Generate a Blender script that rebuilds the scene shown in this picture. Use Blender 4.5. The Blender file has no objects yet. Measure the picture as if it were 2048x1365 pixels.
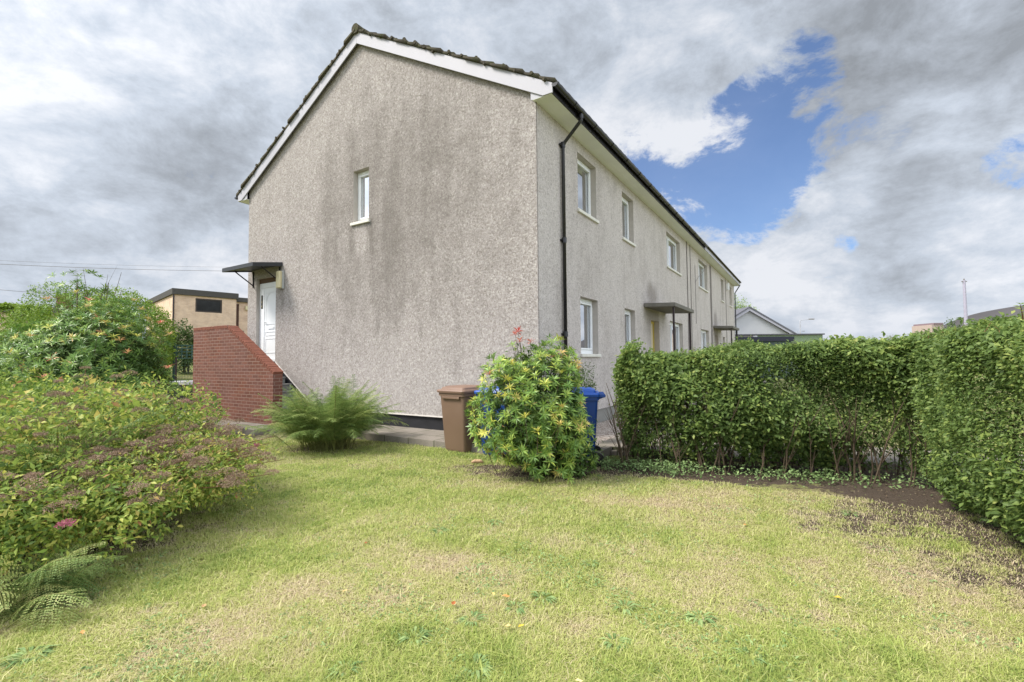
import bpy, math, random
import numpy as np
from mathutils import Vector, Matrix
C = bpy.context; S = C.scene; COL = S.collection
rng = np.random.default_rng(7); random.seed(7)

# ------------------------------------------------------------------ camera
CAMZ = 1.47; F = 945.09; PIT = 0.0408; ROL = 0.0094
cp, sp, cr, sr = math.cos(PIT), math.sin(PIT), math.cos(ROL), math.sin(ROL)
fwd = Vector((0, cp, sp)); up0 = Vector((0, -sp, cp)); rt0 = Vector((1, 0, 0))
rt = rt0*cr - up0*sr; up = rt0*sr + up0*cr
cam = bpy.data.objects.new('camera', bpy.data.cameras.new('camera')); COL.objects.link(cam)
cam.matrix_world = Matrix(((rt.x, up.x, -fwd.x, 0), (rt.y, up.y, -fwd.y, 0), (rt.z, up.z, -fwd.z, CAMZ), (0, 0, 0, 1)))
cam.data.sensor_width = 36; cam.data.lens = F/2048*36; cam.data.clip_end = 3000; cam.data.clip_start = .05
S.camera = cam
def ray(px, py):
    return (rt*(px-1024) - up*(py-682.5) + fwd*F).normalized()
def at(px, py, Y):
    d = ray(px, py); return Vector((0, 0, CAMZ)) + d*(Y/d.y)
def gnd(px, py, z=0):
    d = ray(px, py); return Vector((0, 0, CAMZ)) + d*((z-CAMZ)/d.z)

# ------------------------------------------------------------------ light
EXPO = 0.95
SUN_AZ = math.radians(-105)   # measured from +Y towards +X
SUN_EL = math.radians(50)
SUN_STR = 2.8
S.view_settings.view_transform = 'Standard'; S.view_settings.look = 'None'
S.view_settings.exposure = EXPO; S.view_settings.gamma = 1
sd = Vector((math.sin(SUN_AZ)*math.cos(SUN_EL), math.cos(SUN_AZ)*math.cos(SUN_EL), math.sin(SUN_EL)))
sl = bpy.data.lights.new('sun', 'SUN'); sl.energy = SUN_STR; sl.angle = math.radians(18); sl.color = (1, .95, .87)
sun = bpy.data.objects.new('sun', sl); COL.objects.link(sun); sun.rotation_euler = sd.to_track_quat('Z', 'Y').to_euler()

class NT:
    """tiny helper for node graphs"""
    def __init__(s, tree): s.t = tree; tree.nodes.clear()
    def n(s, typ, **kw):
        nd = s.t.nodes.new(typ)
        for k, v in kw.items(): setattr(nd, k, v)
        return nd
    def put(s, inp, v):
        if isinstance(v, bpy.types.NodeSocket): s.t.links.new(v, inp)
        else: inp.default_value = v
    def m(s, op, a, b=0.0, c=None, clamp=False):
        nd = s.n('ShaderNodeMath', operation=op, use_clamp=clamp); s.put(nd.inputs[0], a); s.put(nd.inputs[1], b)
        if c is not None: s.put(nd.inputs[2], c)
        return nd.outputs[0]
    def vm(s, op, a, b=(0, 0, 0), sc=None):
        nd = s.n('ShaderNodeVectorMath', operation=op); s.put(nd.inputs[0], a); s.put(nd.inputs[1], b)
        if sc is not None: s.put(nd.inputs['Scale'], sc)
        return nd.outputs['Value'] if op in ('DOT_PRODUCT', 'LENGTH', 'DISTANCE') else nd.outputs[0]
    def mix(s, f, a, b, typ='MIX'):
        nd = s.n('ShaderNodeMix', data_type='RGBA', blend_type=typ); s.put(nd.inputs[0], f)
        for i, v in ((6, a), (7, b)):
            if not isinstance(v, bpy.types.NodeSocket): v = (*v[:3], 1)
            s.put(nd.inputs[i], v)
        return nd.outputs[2]
    def mr(s, v, a, b, c=0.0, d=1.0, smooth=True):
        nd = s.n('ShaderNodeMapRange', interpolation_type='SMOOTHSTEP' if smooth else 'LINEAR')
        for i, x in enumerate((v, a, b, c, d)): s.put(nd.inputs[i], x)
        return nd.outputs[0]
    def noise(s, vec, scale, detail=4, rough=.55, dist=0.0):
        nd = s.n('ShaderNodeTexNoise'); s.put(nd.inputs['Vector'], vec); s.put(nd.inputs['Scale'], scale)
        nd.inputs['Detail'].default_value = detail; nd.inputs['Roughness'].default_value = rough; nd.inputs['Distortion'].default_value = dist
        return nd.outputs[0]
    def voro(s, vec, scale, out='Color'):
        nd = s.n('ShaderNodeTexVoronoi'); s.put(nd.inputs['Vector'], vec); s.put(nd.inputs['Scale'], scale); return nd.outputs[out]
    def ramp(s, f, stops):
        nd = s.n('ShaderNodeValToRGB'); s.put(nd.inputs[0], f); e = nd.color_ramp.elements
        while len(e) < len(stops): e.new(.5)
        for i, (p, c) in enumerate(stops): e[i].position = p; e[i].color = (*c, 1)
        return nd.outputs[0]
    def obj(s): return s.n('ShaderNodeTexCoord').outputs['Object']
    def scale(s, v, sc):
        nd = s.n('ShaderNodeMapping'); s.put(nd.inputs[0], v); nd.inputs['Scale'].default_value = sc; return nd.outputs[0]
    def sep(s, v):
        nd = s.n('ShaderNodeSeparateXYZ'); s.put(nd.inputs[0], v); return nd.outputs
    def bsdf(s, col, rough=.8, spec=.3, bump=None, bs=.5, bd=.01, metal=0.0, trans=None):
        b = s.n('ShaderNodeBsdfPrincipled'); s.put(b.inputs['Base Color'], col if isinstance(col, bpy.types.NodeSocket) else (*col[:3], 1))
        s.put(b.inputs['Roughness'], rough); b.inputs['Specular IOR Level'].default_value = spec; b.inputs['Metallic'].default_value = metal
        if bump is not None:
            n = s.n('ShaderNodeBump'); n.inputs['Strength'].default_value = bs; n.inputs['Distance'].default_value = bd
            s.put(n.inputs['Height'], bump); s.put(b.inputs['Normal'], n.outputs[0])
        o = b.outputs[0]
        if trans:
            t = s.n('ShaderNodeBsdfTranslucent'); s.put(t.inputs[0], col if isinstance(col, bpy.types.NodeSocket) else (*col[:3], 1))
            m = s.n('ShaderNodeMixShader'); m.inputs[0].default_value = trans; s.put(m.inputs[1], o); s.put(m.inputs[2], t.outputs[0]); o = m.outputs[0]
        s.put(s.n('ShaderNodeOutputMaterial').inputs[0], o)

# world: Nishita sky behind a broken cloud layer
W = bpy.data.worlds.new('World'); S.world = W; W.use_nodes = True
w = NT(W.node_tree)
D = w.n('ShaderNodeTexCoord').outputs['Generated']
sky = w.n('ShaderNodeTexSky', sky_type='NISHITA', sun_disc=False); sky.sun_elevation = SUN_EL; sky.sun_rotation = SUN_AZ % (2*math.pi)
sky.air_density = 1.0; sky.dust_density = .4; sky.ozone_density = 2.0
dz = w.sep(D)
lift = w.m('ADD', w.m('MAXIMUM', dz[2], 0.0), .15)
cv = w.n('ShaderNodeCombineXYZ'); w.put(cv.inputs[0], w.m('DIVIDE', dz[0], lift)); w.put(cv.inputs[1], w.m('DIVIDE', dz[1], lift)); w.put(cv.inputs[2], 3.7)
P = cv.outputs[0]
n1 = w.noise(P, .8, 6, .55, .2); n2 = w.noise(P, 2.4, 8, .58, .15); DS = w.scale(D, (1.0, 1.0, 1.5)); n3 = w.noise(DS, 2.7, 8, .60, .15)
def blob(px, py, r, wt, acc):
    d = ray(px, py)
    c = w.vm('DOT_PRODUCT', D, tuple(d))
    # 1-cos -> gaussian-like falloff
    g = w.mr(w.m('SUBTRACT', 1.0, c), 0.0, 1-math.cos(r), wt, 0.0)
    return g if acc is None else w.m('ADD', acc, g)
hole = None
for a in ((1340, 330, .14, .95), (1440, 340, .15, .95), (1530, 300, .14, .9), (1570, 200, .11, .85), (1600, 130, .07, .7), (1490, 385, .12, .8), (1300, 400, .09, .8), (1560, 360, .09, .6), (1690, 485, .03, .4), (1465, 262, .05, -1.15), (1365, 290, .05, -1.0), (1475, 335, .03, -.8), (1600, 215, .04, -.6), (2045, 320, .06, .5), (1760, 270, .07, .45)):
    hole = blob(*a, hole)
# hard edged wisps inside the gap
wisp = w.m('MULTIPLY', w.m('SUBTRACT', w.m('ADD', w.m('MULTIPLY', n2, .55), w.m('MULTIPLY', n3, .45)), .5), 4.6)
hs = w.mr(hole, .05, 2.5, 0.0, 1.0, False)
n4 = w.noise(w.scale(D, (1.0, 1.0, 1.7)), 6.5, 10, .67, .25)
edge = w.m('ADD', w.m('MULTIPLY', w.m('SUBTRACT', n3, .5), 2.0), w.m('MULTIPLY', w.m('SUBTRACT', n4, .5), 4.4))
cover = w.mr(w.m('SUBTRACT', hs, w.m('ADD', w.m('ADD', edge, .35), w.mr(hs, 0.0, .16, .6, 0.0))), -.28, .38, 1.0, .06)
lum = None
for a in ((1850, 90, .30, -.28), (1700, 190, .15, -.30), (1180, 60, .35, -.14), (60, 330, .42, -.15), (300, 60, .4, -.06), (1950, 430, .16, -.22), (1780, 500, .12, -.10),
          (900, 40, .3, -.10), (60, 130, .13, .22), (170, 60, .1, .12), (1620, 570, .13, .26), (1720, 590, .10, .08), (1560, 470, .12, .14), (1820, 300, .18, .26), (1450, 430, .13, .12), (1230, 320, .16, .26), (2020, 500, .12, .2), (1450, 250, .1, .2),
          (1850, 640, .16, .12), (1560, 640, .1, -.22), (60, 540, .3, .14), (460, 560, .2, .16), (1500, 120, .1, .12), (1380, 40, .12, .06)):
    lum = blob(*a, lum)
base = w.m('ADD', w.m('MULTIPLY', w.m('SUBTRACT', n1, .5), .5), w.m('MULTIPLY', w.m('SUBTRACT', n2, .5), .65))
base = w.m('ADD', base, w.m('ADD', w.m('MULTIPLY', w.m('SUBTRACT', n3, .5), 2.1), w.m('MULTIPLY', w.m('SUBTRACT', n4, .5), 1.6)))
base = w.m('ADD', base, w.m('ADD', .665, w.m('MULTIPLY', lum, .95)))
thin = w.mr(cover, .3, 1.0, .22, 0.0)          # cloud edges by the gap are bright
base = w.m('ADD', base, thin)
k = 10/2**EXPO
cc = w.ramp(base, [(0.0, (.30, .325, .36)), (.3, (.42, .46, .52)), (.62, (.58, .64, .73)), (1.0, (.83, .855, .91))])
hz = w.mr(dz[2], 0.0, .10, .35, 0.0)
cc = w.mix(hz, cc, (.56, .62, .74))
# cloud glows towards the sun; unseen cloud behind the viewer brightened as fill
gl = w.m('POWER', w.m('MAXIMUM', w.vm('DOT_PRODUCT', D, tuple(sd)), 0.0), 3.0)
back_fill = w.mr(dz[1], .25, -.6, 0.0, 1.0)
facade_fill = w.m('POWER', w.m('MAXIMUM', w.vm('DOT_PRODUCT', D, tuple(Vector((.88, -.42, .32)).normalized())), 0.0), 3.0)  # added bright patch of sky, out of view right, to lift the facade
cc = w.vm('SCALE', cc, sc=w.m('MULTIPLY', k, w.m('ADD', 1.0, w.m('ADD', w.m('MULTIPLY', gl, .9), w.m('ADD', w.m('MULTIPLY', back_fill, .75), w.m('MULTIPLY', facade_fill, 1.6))))))
skc = w.mix(1.0, sky.outputs[0], (.85/2**EXPO*1.45, .92/2**EXPO*1.45, 1.08/2**EXPO*1.45), 'MULTIPLY')
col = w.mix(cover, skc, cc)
low = w.mr(dz[2], -.12, -.02, 0.0, 1.0)
col = w.mix(low, (1.5, 1.5, 1.2), col)
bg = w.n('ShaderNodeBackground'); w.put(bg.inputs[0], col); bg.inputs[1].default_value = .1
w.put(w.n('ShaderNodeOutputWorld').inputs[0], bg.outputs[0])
try: W.cycles.sampling_method = 'MANUAL'; W.cycles.sample_map_resolution = 1024
except Exception: pass

# ------------------------------------------------------------------ helpers
def tag(o, label=None, cat=None, group=None, kind=None):
    if label: o['label'] = label
    if cat: o['category'] = cat
    if group: o['group'] = group
    if kind: o['kind'] = kind
    return o
def empty(name, loc, rz=0, label=None, cat=None, group=None):
    o = bpy.data.objects.new(name, None); COL.objects.link(o); o.location = loc; o.rotation_euler = (0, 0, rz); o.empty_display_size = .2
    return tag(o, label, cat, group)
class MB:
    def __init__(s): s.v = []; s.f = []
    def add(s, vs, fs):
        k = len(s.v); s.v += [tuple(v) for v in vs]; s.f += [tuple(k+i for i in f) for f in fs]; return s
    def quad(s, a, b, c, d): return s.add((a, b, c, d), ((0, 1, 2, 3),))
    def box(s, x0, y0, z0, x1, y1, z1):
        v = [(x, y, z) for z in (z0, z1) for y in (y0, y1) for x in (x0, x1)]
        return s.add(v, ((0, 2, 3, 1), (4, 5, 7, 6), (0, 1, 5, 4), (2, 6, 7, 3), (0, 4, 6, 2), (1, 3, 7, 5)))
    def prism(s, pts, d):
        """pts: polygon (3D), extruded by vector d"""
        n = len(pts); d = Vector(d); a = [Vector(p) for p in pts]; b = [p+d for p in a]
        fs = [tuple(range(n))[::-1], tuple(range(n, 2*n))] + [(i, (i+1) % n, n+(i+1) % n, n+i) for i in range(n)]
        return s.add(a+b, fs)
    def tube(s, pts, rad, sides=8, cap=True):
        pts = [Vector(p) for p in pts]; n = len(pts)
        if not hasattr(rad, '__len__'): rad = [rad]*n
        rings = []; ref = None
        for i, p in enumerate(pts):
            t = (pts[min(i+1, n-1)]-pts[max(i-1, 0)]).normalized()
            if ref is None: ref = Vector((0, 0, 1)) if abs(t.z) < .9 else Vector((1, 0, 0))
            u = t.cross(ref).normalized(); ref = u.cross(t).normalized(); 
            rings.append([p+(u*math.cos(2*math.pi*k/sides)+ref*math.sin(2*math.pi*k/sides))*rad[i] for k in range(sides)])
        vs = [v for r in rings for v in r]
        fs = [(i*sides+k, i*sides+(k+1) % sides, (i+1)*sides+(k+1) % sides, (i+1)*sides+k) for i in range(n-1) for k in range(sides)]
        if cap: fs += [tuple(range(sides))[::-1], tuple((n-1)*sides+k for k in range(sides))]
        return s.add(vs, fs)
    def build(s, name, mat, parent=None, bevel=0, smooth=False, seg=2, loc=None, rz=0):
        me = bpy.data.meshes.new(name); me.from_pydata(s.v, [], s.f); me.materials.append(mat)
        import bmesh
        bm = bmesh.new(); bm.from_mesh(me); bmesh.ops.recalc_face_normals(bm, faces=bm.faces)
        if bevel:
            bmesh.ops.remove_doubles(bm, verts=bm.verts, dist=1e-5)
            bmesh.ops.bevel(bm, geom=[e for e in bm.edges if len(e.link_faces) == 2 and e.calc_face_angle(0) > .5], offset=bevel, segments=seg, affect='EDGES', profile=.5)
        bm.to_mesh(me); bm.free()
        if smooth:
            me.polygons.foreach_set('use_smooth', [True]*len(me.polygons)); me.update()
        o = bpy.data.objects.new(name, me); COL.objects.link(o)
        if parent: o.parent = parent
        if loc is not None: o.location = loc; o.rotation_euler = (0, 0, rz)
        return o
def mesh_np(name, V, Q, mat, parent=None, rnd=None, tri=False, loc=None, smooth=False):
    me = bpy.data.meshes.new(name); k = 3 if tri else 4
    me.vertices.add(len(V)); me.vertices.foreach_set('co', V.astype(np.float32).ravel())
    me.loops.add(Q.size); me.loops.foreach_set('vertex_index', Q.astype(np.int32).ravel())
    me.polygons.add(len(Q)); me.polygons.foreach_set('loop_start', np.arange(0, Q.size, k, dtype=np.int32))
    if smooth: me.polygons.foreach_set('use_smooth', np.ones(len(Q), bool))
    me.update(calc_edges=True)
    if rnd is not None:
        a = me.attributes.new('rnd', 'FLOAT', 'POINT'); a.data.foreach_set('value', rnd.astype(np.float32))
    me.materials.append(mat)
    o = bpy.data.objects.new(name, me); COL.objects.link(o)
    if parent: o.parent = parent
    if loc is not None: o.location = loc
    return o
def unit(a): return a/np.maximum(np.linalg.norm(a, axis=-1, keepdims=True), 1e-9)
def leaf_np(c, d, nrm, L, Wd, curl=.15, fold=.12):
    """leaves: base point c, axis d, face normal nrm; five points and two quads each"""
    d = unit(d); side = unit(np.cross(nrm, d)); n = np.cross(d, side)
    L = np.broadcast_to(np.asarray(L, float), (len(c),))[:, None]; Wd = np.broadcast_to(np.asarray(Wd, float), (len(c),))[:, None]
    mid = c+d*L*.48
    V = np.stack([c, mid+side*Wd/2+n*Wd*fold, c+d*L-n*L*curl, mid-side*Wd/2+n*Wd*fold, mid-n*Wd*fold*.6], 1)
    k = np.arange(len(c))[:, None]*5
    Q = np.concatenate([k+np.array([[0, 1, 2, 4]]), k+np.array([[0, 4, 2, 3]])], 0)
    return V.reshape(-1, 3), Q
def rdir(n):
    return unit(rng.normal(size=(n, 3)))

# ------------------------------------------------------------------ materials
def mat(name): 
    m = bpy.data.materials.new(name); m.use_nodes = True; return m, NT(m.node_tree)
def plain(name, col, rough=.6, spec=.3, var=.08, sc=6.0, metal=0.0, bump=0.0, bsc=120):
    m, t = mat(name); o = t.obj(); n = t.noise(o, sc, 5, .6)
    c = t.mix(n, tuple(x*(1-var*1.8) for x in col), tuple(min(1, x*(1+var*1.8)) for x in col))
    t.bsdf(c, t.mr(n, .3, .7, rough*.85, min(1, rough*1.15)), spec, t.noise(o, bsc, 3) if bump else None, bump, .004, metal); return m
def leafmat(name, stops, rough=.45, trans=.28, spec=.35, patch=None):
    m, t = mat(name); a = t.n('ShaderNodeAttribute', attribute_name='rnd').outputs['Fac']
    o = t.obj(); n = t.noise(o, 2.3, 3, .5)
    f = t.m('ADD', a, t.m('MULTIPLY', t.m('SUBTRACT', n, .5), patch if patch is not None else .25), clamp=True) if patch != 0 else a
    c = t.ramp(f, stops)
    fine = t.noise(o, 60, 2, .5)
    c = t.mix(t.mr(fine, .3, .7, 0.0, .35), c, t.mix(.5, c, (.05, .07, .025)))
    t.bsdf(c, rough, spec, trans=trans); return m

def dash(name, light, dark, stain, streak, facade=False):
    m, t = mat(name); o = t.obj(); xyz = t.sep(o)
    chip = t.sep(t.voro(o, 62.0))[0]; chip2 = t.sep(t.voro(o, 32.0))[1]
    fine = t.noise(o, 48, 4, .75)
    c = t.mix(chip, dark, light)
    c = t.mix(t.mr(chip2, .0, .35, .24 if facade else .34, .0), c, (.12, .095, .075))
    c = t.mix(t.mr(chip2, .8, 1., 0., .45), c, (.68, .64, .60))
    c = t.mix(t.mr(fine, .35, .65, .2 if facade else .3, 0.0), c, (.14, .11, .09))
    # weather staining: soft blotches dragged down the wall
    sv = t.scale(o, (1.1, 1.1, .3)); s1 = t.noise(sv, 1.4, 5, .6, .3)
    sv2 = t.scale(o, (2.4, 2.4, .32)); s2 = t.noise(sv2, 1.8, 5, .6, .2)
    s3 = t.noise(o, 1.9, 6, .62, .4)
    s = t.m('ADD', t.m('ADD', t.m('MULTIPLY', s1, .45), t.m('MULTIPLY', s2, .25)), t.m('MULTIPLY', s3, .42))
    if not facade:
        # the broad weathered area under the apex and in the middle of the gable
        ex = t.m('DIVIDE', t.m('ADD', xyz[0], 3.5), 3.9); ez = t.m('DIVIDE', t.m('SUBTRACT', xyz[2], 4.7), 3.6)
        r = t.m('SQRT', t.m('ADD', t.m('MULTIPLY', ex, ex), t.m('MULTIPLY', ez, ez)))
        s = t.m('ADD', s, t.mr(r, .2, 1.15, .17, -.07))
        s = t.m('ADD', s, t.mr(xyz[2], .3, 2.2, -.07, 0.0))
        # cleaner run below the small window sill
        cx = t.mr(t.m('ABSOLUTE', t.m('ADD', xyz[0], 4.48)), .12, .24, 1.0, 0.0)
        cz = t.m('MULTIPLY', t.mr(xyz[2], 3.4, 4.3, 0.0, 1.0), t.mr(xyz[2], 4.6, 4.62, 1.0, 0.0))
        s = t.m('SUBTRACT', s, t.m('MULTIPLY', t.m('MULTIPLY', cx, cz), .22))
        # runs either side of it and under the lamp
        for cxx, z0, z1, ww in ((-4.14, 3.5, 4.6, .1), (-4.82, 3.5, 4.6, .1), (-7.42, 2.2, 3.5, .16)):
            g = t.m('MULTIPLY', t.mr(t.m('ABSOLUTE', t.m('SUBTRACT', xyz[0], cxx)), 0.0, ww, .22, 0.0), t.mr(xyz[2], z0, z1, 0.0, 1.0))
            s = t.m('ADD', s, t.m('MULTIPLY', g, t.mr(xyz[2], z1, z1+.05, 1.0, 0.0)))
    else:
        for cy, z0, rr in ((6.9, 3.35, .75), (18.0, 3.35, .8)):
            ey = t.m('SUBTRACT', xyz[1], cy); ez = t.m('MULTIPLY', t.m('SUBTRACT', xyz[2], z0), 1.3)
            r = t.m('SQRT', t.m('ADD', t.m('MULTIPLY', ey, ey), t.m('MULTIPLY', ez, ez)))
            s = t.m('ADD', s, t.mr(r, .1, rr, .42, 0.0))
            g = t.m('MULTIPLY', t.mr(t.m('ABSOLUTE', t.m('SUBTRACT', xyz[1], cy)), .3, 1.0, .4, 0.0), t.mr(xyz[2], 1.6, 3.0, 0.0, 1.0))
            s = t.m('ADD', s, t.m('MULTIPLY', g, t.mr(xyz[2], z0-.3, z0-.2, 1.0, 0.0)))
    if not facade: c = t.mix(t.mr(xyz[2], .4, 2.6, .22, 0.0), c, t.mix(.5, c, (.72, .69, .68)))
    f = t.mr(s, .46, .95, 0.0, streak)
    c = t.mix(f, c, t.mix(.75, c, stain, 'MULTIPLY'))
    c = t.mix(t.m('MULTIPLY', f, .35), c, stain)
    h = t.m('ADD', t.m('MULTIPLY', chip, .5), fine)
    t.bsdf(c, .95, .1, h, .9, .012); return m
M = {}
M['gable'] = dash('pebbledash_weathered', (.50, .462, .442), (.335, .302, .284), (.25, .23, .208), .9)
M['facade'] = dash('pebbledash_clean', (.70, .645, .615), (.51, .46, .432), (.24, .21, .175), .6, True)
M['reveal'] = plain('painted_reveal', (.44, .40, .36), .85, .2, .12)
M['white'] = plain('white_upvc', (.78, .79, .80), .35, .4, .02)
M['wood_white'] = plain('painted_board', (.42, .41, .45), .5, .3, .05, 3)
M['soffit'] = plain('soffit_paint', (.78, .79, .75), .6, .2, .06, 2)
M['sill'] = plain('sill_paint', (.66, .64, .58), .6, .2, .1, 6)
M['black'] = plain('black_plastic', (.012, .011, .013), .3, .5, .15, 8)
M['plinth'] = plain('black_masonry_paint', (.022, .022, .026), .6, .3, .25, 5, bump=.3)
M['bead'] = plain('bead', (.68, .64, .60), .5, .3, .1)
M['metal_dark'] = plain('dark_post_paint', (.035, .022, .024), .5, .4, .2)
M['grey_metal'] = plain('galvanised', (.42, .42, .47), .5, .4, .08, metal=.2)
M['yellow'] = plain('yellow_paint', (.50, .38, .07), .5, .3, .08)
M['cream'] = plain('cream_door', (.55, .47, .30), .6, .3, .08)
M['lamp'] = plain('aged_diffuser', (.60, .53, .33), .45, .4, .06, 9)
M['lampback'] = plain('lamp_back', (.42, .43, .41), .5, .4, .08, 9)
M['brass'] = plain('plate_brass', (.30, .24, .13), .4, .5, .2)
M['cable'] = plain('cable_grey', (.20, .18, .17), .7, .2, .1)
M['curtain'] = plain('curtain', (.36, .37, .38), .9, .1, .06, 3)
M['net'] = plain('net_curtain', (.75, .76, .78), .9, .1, .03, 3)
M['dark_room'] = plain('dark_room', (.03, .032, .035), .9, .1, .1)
def glass(name, refl):
    m, t = mat(name); fr = t.n('ShaderNodeLayerWeight'); fr.inputs[0].default_value = .5
    f = t.mr(fr.outputs['Fresnel'], 0.0, 1.0, refl, 1.0, False)
    g = t.n('ShaderNodeBsdfGlossy'); g.inputs['Roughness'].default_value = .01; g.inputs[0].default_value = (.95, .97, 1, 1)
    bp = t.n('ShaderNodeBump'); bp.inputs['Strength'].default_value = .02; t.put(bp.inputs['Height'], t.noise(t.obj(), 1.5, 1)); t.put(g.inputs['Normal'], bp.outputs[0])
    tr = t.n('ShaderNodeBsdfTransparent'); tr.inputs[0].default_value = (.85, .9, .9, 1)
    mx = t.n('ShaderNodeMixShader'); t.put(mx.inputs[0], f); t.put(mx.inputs[1], tr.outputs[0]); t.put(mx.inputs[2], g.outputs[0])
    t.put(t.n('ShaderNodeOutputMaterial').inputs[0], mx.outputs[0]); return m
M['glass'] = glass('window_glass', .6)
M['glass2'] = glass('landing_window_glass', .7)
M['dark_glass'] = plain('dark_glass', (.02, .022, .025), .12, .6, .2, 3)
def tilemat():
    m, t = mat('mossy_concrete_tile'); o = t.obj(); n = t.noise(o, 5, 6, .65); n2 = t.noise(o, 28, 4, .7)
    c = t.ramp(n, [(.3, (.045, .04, .034)), (.5, (.085, .075, .055)), (.7, (.07, .075, .035))])
    c = t.mix(t.mr(n2, .62, .72, 0.0, .6), c, (.38, .36, .28)); c = t.mix(t.mr(n2, .25, .42, .6, 0.0), c, (.03, .027, .02))
    t.bsdf(c, .95, .1, n2, .8, .02); return m
M['tile'] = tilemat()
def brickmat(name, c1, c2, mortar, sx=1.0, rough=.85):
    m, t = mat(name); g = t.n('ShaderNodeNewGeometry'); o = t.obj(); xyz = t.sep(o)
    nn = t.sep(t.n('ShaderNodeTexCoord').outputs['Normal'])
    # along = x on faces looking along y, y on faces looking along x
    useY = t.m('GREATER_THAN', t.m('ABSOLUTE', nn[0]), .7)
    al = t.m('ADD', t.m('MULTIPLY', xyz[0], t.m('SUBTRACT', 1.0, useY)), t.m('MULTIPLY', xyz[1], useY))
    cb = t.n('ShaderNodeCombineXYZ'); t.put(cb.inputs[0], al); t.put(cb.inputs[1], xyz[2])
    b = t.n('ShaderNodeTexBrick'); t.put(b.inputs['Vector'], cb.outputs[0]); b.inputs['Scale'].default_value = 1.0
    b.inputs['Brick Width'].default_value = .225*sx; b.inputs['Row Height'].default_value = .075*sx; b.inputs['Mortar Size'].default_value = .008*sx; b.inputs['Mortar Smooth'].default_value = .2
    b.inputs['Color1'].default_value = (*c1, 1); b.inputs['Color2'].default_value = (*c2, 1); b.inputs['Mortar'].default_value = (*mortar, 1)
    n = t.noise(o, 2.2, 5, .6); n2 = t.noise(o, 70, 3, .6)
    c = t.mix(t.mr(n, .35, .7, 0.0, .45), b.outputs[0], t.mix(.6, b.outputs[0], (.22, .13, .12)))
    c = t.mix(t.mr(n2, .35, .65, .3, 0.0), c, t.mix(.5, c, (.1, .04, .03)))
    h = t.m('ADD', t.m('MULTIPLY', b.outputs['Fac'], -1.0), t.m('MULTIPLY', n2, .25))
    t.bsdf(c, rough, .2, h, .6, .006); return m
M['brick'] = brickmat('red_brick', (.185, .072, .046), (.125, .05, .034), (.27, .18, .14))
M['beige_brick'] = brickmat('buff_brick', (.78, .58, .42), (.70, .50, .35), (.72, .60, .48))
M['coping'] = plain('brick_on_edge', (.20, .078, .052), .85, .2, .22, 14, bump=.5)
M['concrete'] = plain('concrete', (.24, .235, .215), .9, .2, .22, 5, bump=.5, bsc=60)
M['white_cap'] = plain('white_capping', (.75, .75, .78), .6, .2, .04)
def slabs():
    m, t = mat('paving_slabs'); o = t.obj()
    b = t.n('ShaderNodeTexBrick'); t.put(b.inputs['Vector'], o); b.offset = .5
    b.inputs['Scale'].default_value = 1; b.inputs['Brick Width'].default_value = .6; b.inputs['Row Height'].default_value = .6; b.inputs['Mortar Size'].default_value = .012; b.inputs['Mortar Smooth'].default_value = .4
    b.inputs['Color1'].default_value = (.30, .265, .225, 1); b.inputs['Color2'].default_value = (.25, .22, .19, 1); b.inputs['Mortar'].default_value = (.07, .08, .04, 1)
    n = t.noise(o, 3, 6, .65); c = t.mix(t.mr(n, .4, .7, 0.0, .55), b.outputs[0], (.15, .135, .10))
    n2 = t.noise(o, 60, 3, .6); c = t.mix(t.mr(n2, .35, .6, .3, 0.0), c, (.12, .11, .09))
    t.bsdf(c, .92, .15, t.m('ADD', t.m('MULTIPLY', b.outputs['Fac'], -1.0), t.m('MULTIPLY', n2, .4)), .5, .008); return m
M['slab'] = slabs()
def gravelm():
    m, t = mat('pebbles'); o = t.obj(); v = t.sep(t.voro(o, 45)); c = t.ramp(v[0], [(0, (.16, .12, .10)), (.4, (.38, .30, .25)), (.8, (.55, .48, .42)), (1, (.7, .66, .6))])
    t.bsdf(c, .8, .3, t.voro(o, 45, 'Distance'), 1.0, -.02); return m
M['gravel'] = gravelm()
def groundnodes(t, o):
    """lawn colouring: green, dry straw and bare-soil patches that belong to the lawn itself"""
    a = t.noise(o, .9, 4, .6, .6); b = t.noise(o, 3.2, 4, .6, .4); s = t.m('ADD', t.m('MULTIPLY', a, .6), t.m('MULTIPLY', b, .4))
    return s
SOIL = [(3.45, 4.5, .7, .4, .62), (4.4, 5.15, .9, .5, .95), (4.0, 3.9, .45, .8, .8), (2.9, 4.1, .55, .4, .8), (3.1, 3.25, .5, .4, .7), (2.2, 6.4, 1.2, .35, .9), (3.6, 6.0, 1.5, .5, 1.1), (2.5, 5.95, .8, .3, .6), (-.42, 6.55, .5, .22, 1.0), (.25, 6.15, .75, .4, 1.2), (1.3, 6.5, .7, .35, .8),
        (-3.9, 3.7, 1.0, .7, 1.2), (-3.7, 2.75, .6, .4, 1.0), (-4.9, 5.0, 1.7, 1.5, 1.3), (-8, 8.5, 3.6, 2.6, 1.3), (-3.25, 8.15, .55, .3, .8), (1.55, 2.75, .45, .2, .45), (3.6, 2.6, .7, .6, .8), (4.4, 3.4, .8, 1.6, 1.2)]
STRAW = [(-.95, 3.1, .75, .45, 1.0), (-.4, 3.45, .5, .3, .7), (1.3, 5.0, .9, .35, .9), (1.9, 4.4, .55, .8, .8), (2.2, 3.3, .9, .8, .7), (.1, 5.6, .8, .3, .6), (-1.2, 4.6, .8, .5, .5), (.9, 3.1, .5, .3, .5), (.6, 5.0, .5, .3, .4), (2.9, 2.7, .8, .5, .7), (-2.0, 2.5, .6, .4, .6), (.9, 2.6, .8, .3, .5), (-1.6, 3.0, .4, .3, .6), (2.6, 5.1, .8, .3, .6)]
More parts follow.
